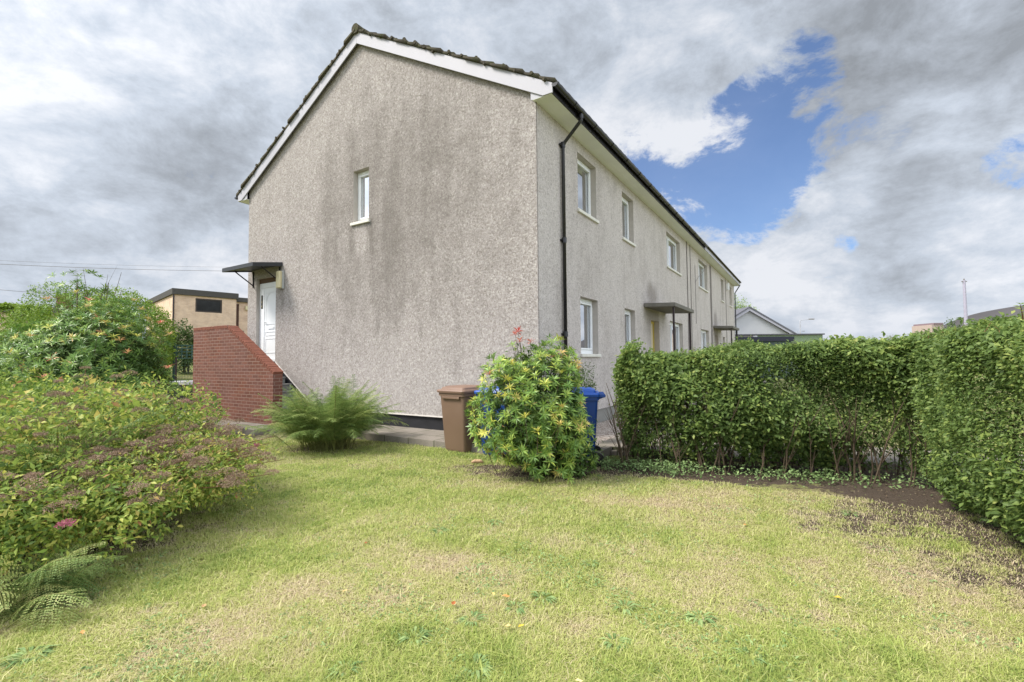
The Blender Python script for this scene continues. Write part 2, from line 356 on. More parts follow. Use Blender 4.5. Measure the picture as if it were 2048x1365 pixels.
def blobs_np(L, x, y):
    s = np.zeros_like(x)
    for cx, cy, rx, ry, wt in L: s = s+wt*np.exp(-(((x-cx)/rx)**2+((y-cy)/ry)**2))
    return s
def lawnmat(name, blade):
    m, t = mat(name); o = t.obj(); s = groundnodes(t, o)
    if blade:
        a = t.n('ShaderNodeAttribute', attribute_name='rnd').outputs['Fac']
        c = t.ramp(a, [(0.0, (.14, .22, .06)), (.22, (.32, .41, .10)), (.42, (.49, .54, .16)), (.60, (.60, .585, .26)), (.78, (.66, .575, .36)), (1.0, (.66, .53, .39))])
        t.bsdf(c, .6, .2, trans=.35)
    else:
        at_ = t.n('ShaderNodeAttribute', attribute_name='soil').outputs['Fac']; st = t.n('ShaderNodeAttribute', attribute_name='straw').outputs['Fac']
        f1 = t.noise(o, 40, 5, .75); f2 = t.noise(o, 140, 3, .7)
        g = t.mix(t.mr(s, .42, .6), (.22, .26, .08), (.34, .31, .15)); g = t.mix(st, g, (.40, .30, .18))
        g = t.mix(t.mr(f1, .4, .65, .5, 0.0), g, (.07, .075, .03))
        so = t.mix(t.mr(f2, .3, .7), (.055, .042, .033), (.15, .115, .088))
        k_ = t.m('ADD', at_, t.m('MULTIPLY', t.m('SUBTRACT', t.noise(o, 9, 6, .75), .5), 2.4))
        c = t.mix(t.mr(k_, .42, .62), g, so)
        t.bsdf(c, .97, .1, t.m('ADD', f1, t.m('MULTIPLY', f2, .5)), 1.0, .02)
    return m
M['lawn'] = lawnmat('lawn_ground', False); M['blade'] = lawnmat('grass_blades', True)
M['bark'] = plain('bark', (.10, .075, .052), .9, .1, .3, 12, bump=.5)
M['bark_red'] = plain('bark_reddish', (.16, .075, .045), .8, .2, .25, 12)
M['hedge'] = leafmat('privet_leaf', [(0, (.06, .10, .03)), (.3, (.12, .19, .052)), (.6, (.20, .295, .08)), (.85, (.34, .425, .11)), (1, (.50, .52, .17))], .5, .45, .3, patch=.6)
M['pieris'] = leafmat('pieris_leaf', [(0, (.07, .15, .035)), (.35, (.16, .29, .06)), (.6, (.29, .44, .09)), (.72, (.38, .48, .08)), (.80, (.66, .64, .13)), (.88, (.72, .52, .20)), (.93, (.74, .34, .20)), (1, (.72, .13, .12))], .35, .2, .4, patch=0)
M['spirea'] = leafmat('spiraea_leaf', [(0, (.08, .14, .035)), (.3, (.18, .28, .055)), (.5, (.33, .43, .08)), (.7, (.52, .56, .12)), (.85, (.62, .52, .15)), (1, (.36, .16, .08))], .5, .4, .25, patch=.7)
M['spray'] = leafmat('dried_flower_heads', [(0, (.17, .11, .075)), (.5, (.34, .235, .165)), (.9, (.48, .34, .25)), (1, (.50, .16, .23))], .9, .1, .1, patch=0)
M['fern'] = leafmat('fern_frond', [(0, (.09, .16, .04)), (.5, (.23, .33, .095)), (.85, (.40, .48, .16)), (1, (.50, .50, .19))], .5, .35, .25)
M['bright'] = leafmat('bright_hedge_leaf', [(0, (.10, .18, .025)), (.5, (.22, .34, .04)), (1, (.42, .52, .07))], .5, .3, .3)
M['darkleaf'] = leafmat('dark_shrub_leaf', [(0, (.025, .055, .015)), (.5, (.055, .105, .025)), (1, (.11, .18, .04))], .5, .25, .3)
M['weed'] = leafmat('weed_leaf', [(0, (.16, .26, .09)), (.6, (.30, .43, .17)), (1, (.44, .56, .22))], .5, .3, .3)

# ------------------------------------------------------------------ ground
HA = .5623; HC = Vector((.446, 8.1, 0)); d1 = Vector((math.sin(HA), math.cos(HA), 0)); d2 = Vector((-math.cos(HA), math.sin(HA), 0))
def ground_h(x, y):
    r = -.55*x+.835*y
    k = np.clip((-x/np.maximum(y, 1)-.40)/.16, 0, 1); k = k*k*(3-2*k)
    h = np.clip((r-16.2)*.14, 0, 3.1)*k
    return h+.012*np.sin(x*1.7+1)*np.sin(y*1.3)*(np.abs(x) < 12)
gx = np.unique(np.concatenate([np.linspace(-900, -30, 24), np.linspace(-30, -8, 30), np.linspace(-8, 8, 220), np.linspace(8, 40, 24), np.linspace(40, 900, 24)]))
gy = np.unique(np.concatenate([np.linspace(-300, -2, 10), np.linspace(-2, 12, 190), np.linspace(12, 45, 50), np.linspace(45, 1500, 24)]))
X, Y = np.meshgrid(gx, gy); V = np.stack([X, Y, ground_h(X, Y)], -1).reshape(-1, 3)
nx, ny = len(gx), len(gy); i = (np.arange(ny-1)[:, None]*nx+np.arange(nx-1)[None]).ravel()
ground = mesh_np('ground', V, np.stack([i, i+1, i+nx+1, i+nx], 1), M['lawn'], smooth=True); tag(ground, kind='structure')
for nm, L in (('soil', SOIL), ('straw', STRAW)):
    a = ground.data.attributes.new(nm, 'FLOAT', 'POINT'); a.data.foreach_set('value', np.clip(blobs_np(L, X, Y), 0, 1).astype(np.float32).ravel())
def wpt(s, o, z): return HC + d2*s - d1*o + Vector((0, 0, z))   # s along gable, o out from gable
def house_local(x, y, z): return HC - d2*x + d1*y + Vector((0, 0, z))
def path(name, poly, z0, z1, m):
    P_ = MB(); P_.prism([(p[0], p[1], z0) for p in poly], (0, 0, z1-z0))
    o = P_.build(name, m, bevel=.008); tag(o, kind='structure'); return o
# local slab frames so that slabs run with the walls
pg = MB(); pg.box(-5.6, -.97, -.05, 1.3, -.005, .125); pg.box(-12.5, -1.75, -.05, -5.603, -.005, .12); pth = pg.build('path', M['slab'], bevel=.01, loc=HC, rz=-HA); tag(pth, kind='structure')
pf = MB(); pf.box(1.0, 0, -.05, 2.1, 26, .115); o = pf.build('path', M['slab'], bevel=.01, loc=HC, rz=-HA); tag(o, kind='structure')
o = MB().box(.03, .0, -.05, .98, 25, .10).build('gravel', M['gravel'], loc=HC, rz=-HA); tag(o, kind='structure')
pr = MB(); pr.box(.2, -.65, -.05, 9, .65, .07); o = pr.build('path', M['slab'], bevel=.01, loc=(1.5, 8.0, 0), rz=-.30); tag(o, kind='structure')

# ------------------------------------------------------------------ house
L_, Wd_, H_ = 25.2, 9.06, 6.02; AP = 8.85; SL = .568
house = empty('apartment_house', HC, -HA, 'long two storey pebbledashed block of flats with weathered gable, tiled roof and black gutter', 'house')
def panel(axis, pos, breaks, openings, bot, top, zb):
    """wall face in plane axis=pos with rectangular openings (a0,a1,z0,z1)"""
    m = MB(); br = sorted(set(breaks+[v for o in openings for v in o[:2]]))
    pt = (lambda a, z: (a, pos, z)) if axis == 'y' else (lambda a, z: (pos, a, z))
    for a, b in zip(br[:-1], br[1:]):
        ops = sorted([(o[2], o[3]) for o in openings if o[0] <= a+1e-6 and o[1] >= b-1e-6])
        lo = (bot(a), bot(b))
        for z0, z1 in ops+[None and 0] if False else ops:
            m.quad(pt(a, lo[0]), pt(b, lo[1]), pt(b, z0), pt(a, z0)); lo = (z1, z1)
        m.quad(pt(a, lo[0]), pt(b, lo[1]), pt(b, top(b)), pt(a, top(a)))
    return m
GW = (-4.74, -4.22, 4.58, 5.80); GD = (-8.64, -7.74, 1.50, 3.72)
def gbot(x): return .39 if x > -6.1 else (.39+(-6.1-x)*(1.10/1.62) if x > -7.72 else 1.49)
def gtop(x): return 8.86-abs(x+Wd_/2)*SL
wm = panel('y', -.03, [-Wd_, -Wd_/2, -6.1, -7.72, 0.03], [GW, GD], gbot, gtop, 0)
wm.quad((.03, -.03, .39), (.03, 0, .39), (.03, 0, H_), (.03, -.03, H_))
wm.quad((-Wd_, -.03, 1.49), (-Wd_, 0, 1.49), (-Wd_, 0, H_), (-Wd_, -.03, H_))
wm.quad((-6.1, -.03, .39), (.03, -.03, .39), (.03, 0, .39), (-6.1, 0, .39))
wm.quad((-7.72, -.03, 1.49), (-6.1, -.03, .39), (-6.1, 0, .39), (-7.72, 0, 1.49))
wm.build('gable_wall', M['gable'], house)
FW = [(1.69, 2.68, 4.51, 5.73), (4.40, 5.30, 4.51, 5.73), (8.77, 10.68, 4.51, 5.70), (14.05, 16.05, 4.52, 5.73), (19.98, 20.9, 4.53, 5.73), (23.1, 24.1, 4.55, 5.73),
      (1.73, 2.66, 1.56, 2.76), (4.44, 5.28, 1.56, 2.76), (8.97, 10.85, 1.56, 2.74), (14.24, 16.12, 1.56, 2.74), (20.2, 20.95, 1.6, 2.62), (23.2, 24.1, 1.56, 2.62)]
FD = [(6.75, 7.65, .5, 2.62), (17.85, 18.75, .5, 2.62)]
fm = panel('x', .03, [-.03, L_], FW+FD, lambda a: .39, lambda a: H_+.02, 0)
fm.build('front_wall', M['facade'], house)
core = MB()  # solid core behind the render: plinth, back and far end (openings left clear)
cm = panel('x', 0, [0, L_], FW+FD, lambda a: -.1, lambda a: .6, 0) if False else MB()
cm.quad((0.0, 0.0, -.1), (0.0, L_, -.1), (0.0, L_, .45), (0.0, 0.0, .45))
pl = panel('y', 0, [-Wd_, -7.74, 0], [(GD[0], GD[1], GD[2], 3.7)], lambda a: -.1, lambda a: 1.62 if a < -6 else .5, 0)
pl = MB(); pl.quad((-Wd_, 0, -.1), (0, 0, -.1), (0, 0, .45), (-Wd_, 0, .45)); pl.quad((-7.73, 0, .45), (-6.0, 0, .45), (-6.0, 0, .5), (-7.73, 0, 1.5)); pl.quad((-Wd_, 0, .45), (-7.73, 0, .45), (-7.73, 0, 1.5), (-Wd_, 0, 1.5))
pl.build('plinth', M['plinth'], house); cm.build('plinth', M['concrete'], house)
bk = MB(); bk.quad((-Wd_, 0, -.1), (-Wd_, L_, -.1), (-Wd_, L_, H_), (-Wd_, 0, H_))
bk.add([(0.03, L_, -.1), (0.03, L_, H_+.2), (-Wd_/2, L_, AP), (-Wd_, L_, H_+.2), (-Wd_, L_, -.1)], [(0, 1, 2, 3, 4)])
bk.build('rear_wall', M['facade'], house)
bd = MB()
for a, b in (((.03, .385), (-6.1, .385)), ((-6.1, .385), (-7.72, 1.485))):
    bd.prism([(a[0], -.045, a[1]-.012), (b[0], -.045, b[1]-.012), (b[0], -.045, b[1]+.010), (a[0], -.045, a[1]+.010)], (0, .03, 0))
bd.build('render_bead', M['bead'], house)

def window(op, face, kind=1, left=None):
    """upvc window recessed in opening; frame > pane, sill, curtain. face 'f' or 'g'"""
    a0, a1, z0, z1 = op; dp = .13; fw = .055
    if face == 'f': T = lambda a, o, z: (.03-o, a, z)
    else: T = lambda a, o, z: (a, -.03+o, z)
    def bx(m, aa, ab, oa, ob, za, zb):
        p, q = T(aa, oa, za), T(ab, ob, zb); m.box(min(p[0], q[0]), min(p[1], q[1]), za, max(p[0], q[0]), max(p[1], q[1]), zb)
    rv = MB()
    for aa in (a0, a1): rv.quad(T(aa, 0, z0), T(aa, dp+.08, z0), T(aa, dp+.08, z1), T(aa, 0, z1))
    for zz in (z0, z1): rv.quad(T(a0, 0, zz), T(a1, 0, zz), T(a1, dp+.08, zz), T(a0, dp+.08, zz))
    rv.build('reveal', M['reveal'], house)
    f = MB(); e = .002
    bx(f, a0+e, a1-e, dp, dp+.06, z0+.03, z0+.03+fw+.03); bx(f, a0+e, a1-e, dp, dp+.06, z1-fw-.02, z1-e)
    zl, zh = z0+.06+fw, z1-fw-.02
    bx(f, a0+e, a0+fw, dp, dp+.06, zl, zh); bx(f, a1-fw, a1-e, dp, dp+.06, zl, zh)
    mull = []
    if kind == 2: mull = [(a0+a1)/2]
    if kind == 3: mull = [a0+(a1-a0)*.36]
    for mm in mull: bx(f, mm-.03, mm+.03, dp, dp+.06, zl, zh)
    # inner sash profile, slightly proud
    es = [a0+fw]+[x for mm in mull for x in (mm-.03, mm+.03)]+[a1-fw]
    for aa, ab in zip(es[::2], es[1::2]):
        s_ = .04
        bx(f, aa+.004, ab-.004, dp-.014, dp+.03, zl+.004, zl+s_); bx(f, aa+.004, ab-.004, dp-.014, dp+.03, zh-s_, zh-.004)
        bx(f, aa+.004, aa+s_, dp-.014, dp+.03, zl+s_, zh-s_); bx(f, ab-s_, ab-.004, dp-.014, dp+.03, zl+s_, zh-s_)
        bx(f, (aa+ab)/2-.13, (aa+ab)/2+.13, dp-.008, dp+.01, zh+.012, zh+.034)   # trickle vent
    fr = f.build('window', M['white'], house, bevel=.004, seg=1)
    g = MB(); p = [T(a0+fw, dp+.035, zl), T(a1-fw, dp+.035, zl), T(a1-fw, dp+.035, zh), T(a0+fw, dp+.035, zh)]
    g.quad(*p); g.build('pane', M['glass2'] if face == 'g' else M['glass'], fr)
    s = MB(); bx(s, a0-.05, a1+.05, -.05, dp, z0-.035, z0+.028); s.build('sill', M['sill'], fr, bevel=.006)
    wdt = a1-a0; n = 40
    spans = [(a0, a0+wdt*.22), (a1-wdt*(.5 if face == 'f' else .2), a1)] if kind == 1 else [(a0, a0+wdt*.16), (a1-wdt*.26, a1)]
    if left: spans = left
    for sa, sb in spans:
        c = MB()
        pts = [(sa+(sb-sa)*i/n, dp+.16+.025*math.sin(i*1.25)) for i in range(n+1)]
        for (u, o_), (u2, o2) in zip(pts[:-1], pts[1:]): c.quad(T(u, o_, z0), T(u2, o2, z0), T(u2, o2, z1), T(u, o_, z1))
        c.build('curtain', M['net'] if left else M['curtain'], fr)
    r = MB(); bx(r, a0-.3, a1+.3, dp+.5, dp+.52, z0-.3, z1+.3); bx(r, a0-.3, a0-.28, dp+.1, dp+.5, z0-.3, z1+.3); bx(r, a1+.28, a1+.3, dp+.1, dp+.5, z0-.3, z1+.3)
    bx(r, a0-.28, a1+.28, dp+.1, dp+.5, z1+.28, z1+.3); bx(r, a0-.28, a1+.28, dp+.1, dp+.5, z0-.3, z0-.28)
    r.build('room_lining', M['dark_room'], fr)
    return fr
for i, op in enumerate(FW):
    window(op, 'f', {2: 3, 3: 3, 8: 3, 9: 2}.get(i, 1))
window(GW, 'g', 1, [(GW[0], GW[1])])

# gable entrance door
def dbox(m, x0, x1, y0, y1, z0, z1): m.box(x0, y0, z0, x1, y1, z1)
rv = MB(); x0, x1, z0, z1 = GD
for xx in (x0, x1): rv.quad((xx, -.03, z0), (xx, .16, z0), (xx, .16, z1), (xx, -.03, z1))
rv.quad((x0, -.03, z1), (x1, -.03, z1), (x1, .16, z1), (x0, .16, z1)); rv.build('reveal', M['reveal'], house)
dr = MB(); dbox(dr, x0+.002, x0+.22, .06, .13, z0, z1-.25); dbox(dr, x0+.002, x1-.002, .058, .13, z1-.25, z1-.12)
dbox(dr, x0+.22, x1-.05, .075, .12, z0+.08, z1-.25); dbox(dr, x1-.05, x1-.002, .06, .13, z0, z1-.25); dbox(dr, x0+.22, x1-.05, .04, .13, z0, z0+.08)
dx0, dx1 = x0+.27, x1-.09
def ring(m, xa, xb, za, zb, w_=.025):
    dbox(m, xa, xb, .066, .076, za, za+w_); dbox(m, xa, xb, .066, .076, zb-w_, zb); dbox(m, xa, xa+w_, .066, .076, za+w_, zb-w_); dbox(m, xb-w_, xb, .066, .076, za+w_, zb-w_)
ring(dr, dx0, dx1, z0+.22, z0+.62); ring(dr, dx0, dx1, z0+.68, z0+.80, .018)
ring(dr, dx0, dx1, z0+.98, z1-.35)
for kx in range(14):
    aa = kx/13*math.pi; bb = (kx+1)/13*math.pi
    if kx < 13:
        cxm = (dx0+dx1)/2; r_ = (dx1-dx0)/2-.05
        p0 = (cxm-r_*math.cos(aa), z1-.62+.22*math.sin(aa)); p1 = (cxm-r_*math.cos(bb), z1-.62+.22*math.sin(bb))
        dr.prism([(p0[0], .064, p0[1]), (p1[0], .064, p1[1]), (p1[0], .064, p1[1]+.022), (p0[0], .064, p0[1]+.022)], (0, .01, 0))
door = dr.build('door', M['white'], house, bevel=.004, seg=1)
tp = MB(); dbox(tp, x0+.002, x1-.002, .05, .13, z1-.12, z1-.002); tp.build('transom_board', plain('brown_board', (.12, .075, .045), .8, .2, .2), door)
lb = MB(); dbox(lb, (dx0+dx1)/2-.13, (dx0+dx1)/2+.13, .058, .072, z0+.86, z0+.92); lb.build('letterbox', M['white'], door, bevel=.004)
hn = MB(); hn.tube([(dx0-.02, .075, z0+1.05), (dx0-.02, .03, z0+1.05), (dx0+.09, .03, z0+1.05)], .011, 8); hn.build('handle', M['white'], door)
# number plate 144 stacked vertically
npz = z1-.30-.14; npx = x0+.12
pm = MB(); dbox(pm, npx-.038, npx+.038, .052, .06, npz-.36, npz); plate = pm.build('number_plate', plain('plate_black', (.02, .016, .012), .5, .4, .1), house, bevel=.003)
for kk, ch in enumerate('144'):
    cu = bpy.data.curves.new('digit', 'FONT'); cu.body = ch; cu.size = .125; cu.extrude = .003; cu.align_x = 'CENTER'
    tmp = bpy.data.objects.new('digit', cu); COL.objects.link(tmp)
    C.view_layer.update(); me = bpy.data.meshes.new_from_object(tmp.evaluated_get(C.evaluated_depsgraph_get())); bpy.data.objects.remove(tmp)
    me.materials.clear(); me.materials.append(M['brass']); dg = bpy.data.objects.new('digit', me); COL.objects.link(dg); dg.parent = plate
    dg.rotation_euler = (math.pi/2, 0, 0); dg.location = (npx, .048, npz-.108-kk*.115)
# entrance canopy, lean-to sheet with struts
cn = MB(); A = [(-7.47, -.03, 4.02), (-8.87, -.03, 4.02), (-8.87, -.77, 3.90), (-7.47, -.77, 3.90)]
cn.prism(A, (0, 0, -.05)); cn.prism([(-7.45, -.80, 3.92), (-8.89, -.80, 3.92), (-8.89, -.77, 3.92), (-7.45, -.77, 3.92)], (0, 0, -.10))
for xx in (-7.45, -8.87): cn.prism([(xx, -.03, 4.045), (xx, -.77, 3.92), (xx, -.77, 3.82), (xx, -.03, 3.94)], (-.02, 0, 0))
canopy = cn.build('canopy', plain('canopy_grey', (.035, .037, .042), .45, .4, .2), house, bevel=.004, seg=1)
for xx in (-7.55, -8.78): MB().tube([(xx, -.05, 3.93), (xx, -.045, 3.5), (xx, -.04, 3.55), (xx, -.55, 3.88)], .017, 6).build('bracket', M['black'], canopy)
lm = MB(); lm.box(-7.53, -.17, 3.36, -7.37, -.085, 3.80); lamp = lm.build('wall_lamp', M['lamp'], house, bevel=.025, seg=3)
MB().box(-7.535, -.083, 3.35, -7.365, -.032, 3.81).build('lamp_back', M['lampback'], lamp, bevel=.01)

# roof
EO = .40; VO = .13
def roofz(dx): return 8.94-abs(dx)*SL      # underside of tiles at distance dx from ridge line
xr = -Wd_/2; half = Wd_/2+EO
sinp = math.sin(math.atan(SL)); cosp = math.cos(math.atan(SL)); slen = half/cosp
nC = 16; rs = random.Random(3)
for side, nm in ((1, 'roof'), (-1, 'roof')):
    V_ = []; Q_ = []
    step = .10; nt = int((L_+2*VO)/step); prof = [(-VO-.03+i*step) for i in range(nt+1)]
    for c in range(nC):
        u0 = c*slen/nC; u1 = (c+1)*slen/nC+.07    # down the slope
        th0, th1 = .025, .075
        for j in range(2): pass
        bi = len(V_)
        dzj = rs.uniform(-.006, .006); dyj = rs.uniform(-.03, .025)
        for i, y in enumerate(prof):
            b = .018*abs(math.sin(y*math.pi/.3))
            yy = y+(dyj if i == 0 else 0)
            for (u, t_) in ((u0, th0), (u1, th1), (u1+.004, .008), (u0, 0)):
                xx = u*cosp-(-t_)*sinp*0; zz = roofz(u*cosp)+(t_+(b if t_ > .01 else 0)+dzj)*1.0
                V_.append((xr+side*xx, yy, zz))
        for i in range(nt):
            for a_, b_ in ((0, 1), (1, 2), (2, 3)):
                Q_.append((bi+i*4+a_, bi+(i+1)*4+a_, bi+(i+1)*4+b_, bi+i*4+b_))
        Q_.append((bi, bi+1, bi+2, bi+3)); e_ = bi+nt*4; Q_.append((e_, e_+3, e_+2, e_+1))
    me = mesh_np('roof', np.array(V_), np.array(Q_), M['tile'], house)
    roof = me
    # rounded verge lumps of mortar and moss at each course
    for c in range(nC):
        u = (c+.72)*slen/nC; xx = xr+side*u*cosp; zz = roofz(u*cosp)+.045
        r_ = rs.uniform(.03, .045); MB().tube([(xx+side*rs.uniform(-.1, .08), -VO-.045, zz+rs.uniform(-.01, .01)), (xx+side*rs.uniform(-.08, .08), -VO+.25, zz+rs.uniform(0, .01))], [r_*.9, r_], 8).build('verge_mortar', M['tile'], me)
rg = MB()
for i in range(56):
    y0 = -VO-.05+i*.455; r_ = .115+rs.uniform(-.006, .008)
    rg.tube([(xr, y0, 8.99), (xr, y0+.46, 8.995)], [r_, r_*.96], 12)
rg.build('ridge_tile', M['tile'], roof)
for side in (1, -1):
    b = MB(); yb = -VO+.0
    xa, xb = xr, xr+side*(half+.005); za, zb = roofz(0)+.0, roofz(half)
    b.prism([(xa, yb, za), (xb, yb, zb), (xb, yb, 5.972), (xr+side*4.75, yb, 5.972), (xa, yb, za-.27)], (0, .022, 0))
    b.build('bargeboard', M['wood_white'], house, bevel=.003, seg=1)
    u = MB(); u.quad((xa, yb+.022, za-.10), (xr+side*half, yb+.022, zb-.10), (xr+side*half, .0, zb-.10), (xa, .0, za-.10)); u.build('verge_soffit', M['soffit'], house)
    f = MB(); xo = xr+side*half
    MB().box(min(xr+side*4.5, xo-side*.024), yb+.024, 5.976, max(xr+side*4.5, xo-side*.024), yb+.034, 6.16).build('eaves_closer', M['wood_white'], house)
    ym = 13.6
    if side == 1:
        MB().box(xo-.022, yb+.025, roofz(half)-.17, xo, ym, roofz(half)-.005).build('fascia', M['black'], house)
        MB().box(xo-.022, ym+.002, roofz(half)-.17, xo, L_+VO-.02, roofz(half)-.005).build('fascia', M['wood_white'], house)
    else: MB().box(xo, yb+.025, roofz(half)-.17, xo+.022, L_+VO-.02, roofz(half)-.005).build('fascia', M['black'], house)
    sf = MB(); sx = sorted((xr+side*(Wd_/2), xo-side*.024)); sf.box(sx[0], yb+.025, roofz(half)-.17, sx[1], L_+VO-.03, roofz(half)-.155); sf.build('soffit', M['soffit'], house)
    # half-round gutter
    gt = MB(); gz = roofz(half)-.035; gxc = xo+side*.062; yend = ym if side == 1 else L_
    prev = None; nseg = 10
    secs = []
    for k_ in range(nseg+1):
        a_ = math.pi*k_/nseg; secs.append((gxc-side*.058*math.cos(a_), gz-.062*math.sin(a_)))
    for a_, b_ in zip(secs[:-1], secs[1:]): gt.quad((a_[0], yb-.03, a_[1]), (a_[0], yend, a_[1]), (b_[0], yend, b_[1]), (b_[0], yb-.03, b_[1]))
    gt.add([(p[0], yb-.03, p[1]) for p in secs], [tuple(range(nseg+1))])
    gut = gt.build('gutter', M['black'], house)
    for q in np.arange(.6, yend, .95): MB().tube([(p[0]+(p[0]-gxc)*.08, q, p[1]-.004) for p in secs], .009, 5).build('gutter_bracket', M['black'], gut)
# pipes
py_ = .91; gx_ = EO+.062
dp_ = MB(); dp_.tube([(gx_, py_, roofz(half)-.07), (gx_, py_, roofz(half)-.22), (gx_-.05, py_, roofz(half)-.27), (.13, py_, H_-.42), (.085, py_, H_-.50), (.085, py_, .35)], .034, 10)
down = dp_.build('downpipe', M['black'], house, smooth=True)
for zz in (5.55, 3.72, 1.95, .6): MB().tube([(.085, py_, zz-.05), (.085, py_, zz+.05)], .046, 10).box(.031, py_-.075, zz-.015, .075, py_+.075, zz+.015).build('pipe_clip', M['black'], down)
MB().tube([(gx_, py_, roofz(half)-.11), (gx_, py_, roofz(half)-.19)], .045, 10).build('gutter_outlet', M['black'], down)
MB().tube([(EO, L_-.2, H_-.05), (.1, L_-.12, H_-.5), (.1, L_-.12, .3)], .034, 8).build('downpipe', M['black'], house)
for y_, za, zb, r_ in ((11.75, .3, 6.0, .017), (12.35, .3, 6.0, .012), (13.25, 2.9, 5.3, .009), (16.75, .3, 5.9, .02), (17.0, .3, 5.9, .011), (21.6, 2.0, 5.9, .014)):
    MB().tube([(.045, y_, za), (.045, y_+.02, (za+zb)/2), (.045, y_, zb)], r_, 5).build('wall_cable', M['cable'], house)
MB().tube([(.04, 13.25, 5.3-.7), (.05, 14.0, 4.95), (.05, 15.0, 5.3), (.04, 15.9, 5.75)], .008, 5).build('wall_cable', M['cable'], house)
MB().box(.03, 22.0, 5.35, .16, 22.25, 5.75).build('alarm_box', M['white'], house, bevel=.02)
# front canopies with posts and recessed doors
for ci, (ya, yb_) in enumerate(((6.06, 8.46), (17.3, 19.7))):
    c_ = MB(); c_.prism([(.032, ya, 3.04), (.032, yb_, 3.04), (.90, yb_, 3.0), (.90, ya, 3.0)], (0, 0, -.11))
    cob = c_.build('canopy', plain('canopy_concrete', (.17, .16, .14), .9, .2, .3, 5, bump=.5), house, bevel=.01)
    for yy in (ya+.16, yb_-.16):
        MB().box(.78, yy-.025, .1, .83, yy+.025, 2.885).build('post', M['metal_dark'], cob)
    a0, a1, z0, z1 = FD[ci]
    r = MB()
    for aa in (a0, a1): r.quad((.03, aa, z0), (-.25, aa, z0), (-.25, aa, z1), (.03, aa, z1))
    r.quad((.03, a0, z1), (.03, a1, z1), (-.25, a1, z1), (-.25, a0, z1)); r.quad((.03, a0, z0), (.03, a1, z0), (-.25, a1, z0), (-.25, a0, z0)); r.build('reveal', M['reveal'], house)
    dd = MB(); dd.box(-.2, a0+.07, z0+.03, -.15, a1-.07, z1-.07)
    for za, zb in ((.15, .9), (1.05, 1.85)): dd.box(-.155, a0+.2, z0+za, -.14, a1-.2, z0+zb)
    d_ = dd.build('door', M['cream'], house, bevel=.006)
    fr = MB(); fr.box(-.21, a0+.002, z0, -.13, a0+.07, z1-.002); fr.box(-.21, a1-.07, z0, -.13, a1-.002, z1-.002); fr.box(-.21, a0+.07, z1-.07, -.13, a1-.07, z1-.002)
    fr.build('door_frame', M['yellow'] if ci == 0 else M['wood_white'], d_)

# ------------------------------------------------------------------ entrance stair with brick parapet (house frame)
stair = empty('entrance_stair', HC, -HA, 'concrete entrance steps behind a red brick parapet wall rising to the white door', 'stairs')
O1, O0 = -1.16, -.94; B0 = .12
pp = [(-5.94, B0-.2), (-9.52, B0-.2), (-9.52, 2.30), (-7.86, 2.30), (-5.94, 1.20)]
par = MB(); par.prism([(x, O1, z) for x, z in pp], (0, O0-O1, 0)); 
par.build('parapet_wall', M['brick'], stair)
par2 = MB(); par2.box(-9.52, O0+.001, B0-.2, -9.30, -.0, 2.30); par2.build('parapet_wall', M['brick'], stair)
cpn = MB()
def coprow(x0, z0, x1, z1, thick=.075):
    L = math.hypot(x1-x0, z1-z0); n = int(L/.078); tx, tz = (x1-x0)/L, (z1-z0)/L
    for i in range(n):
        a = i*L/n+.004; b = (i+1)*L/n-.003; j = rs.uniform(-.003, .003)
        q = [(x0+tx*a, z0+tz*a), (x0+tx*b, z0+tz*b), (x0+tx*b-tz*(thick+j)*(1 if tx < 0 else -1)*-1, z0+tz*b+abs(tx)*(thick+j)), (x0+tx*a-tz*(thick+j)*(1 if tx < 0 else -1)*-1, z0+tz*a+abs(tx)*(thick+j))]
        cpn.prism([(p[0], O1-.006+j, p[1]) for p in q], (0, O0-O1+.012, 0))
coprow(-9.52, 2.303, -7.86, 2.303); coprow(-7.86, 2.303, -5.94, 1.203)
cpo = cpn.build('coping', M['coping'], stair, bevel=.004, seg=1)
md = MB(); md.prism([(-9.52, O1+.004, 2.30), (-7.86, O1+.004, 2.30), (-5.945, O1+.004, 1.20), (-5.945, O1+.004, 1.262), (-7.85, O1+.004, 2.362), (-9.52, O1+.004, 2.362)], (0, O0-O1-.008, 0)); md.build('coping_mortar', plain('mortar', (.33, .21, .17), .9, .1, .1), stair)
MB().box(-9.54, O0+.008, 2.302, -9.28, 0.0, 2.36).build('coping', M['concrete'], stair, bevel=.006)
nst = 8; rise = (1.44-B0)/nst
for i in range(nst):
    xa = -5.98-.26*i; zz = B0+rise*(i+1); xb = -9.29
    s_ = MB(); s_.box(xb if i == nst-1 else xa-.30, O0+.004, zz-rise+.002 if i else B0-.1, xa, -.035, zz-.035); s_.box(xb if i == nst-1 else xa-.30, O0+.004, zz-.035, xa+.025, -.035, zz)
    s_.build('step' if i < nst-1 else 'landing', M['concrete'], stair, bevel=.006)
MB().box(-9.29, O0+.006, 0, -8.0, -.037, 1.2).build('stair_core', M['concrete'], stair)

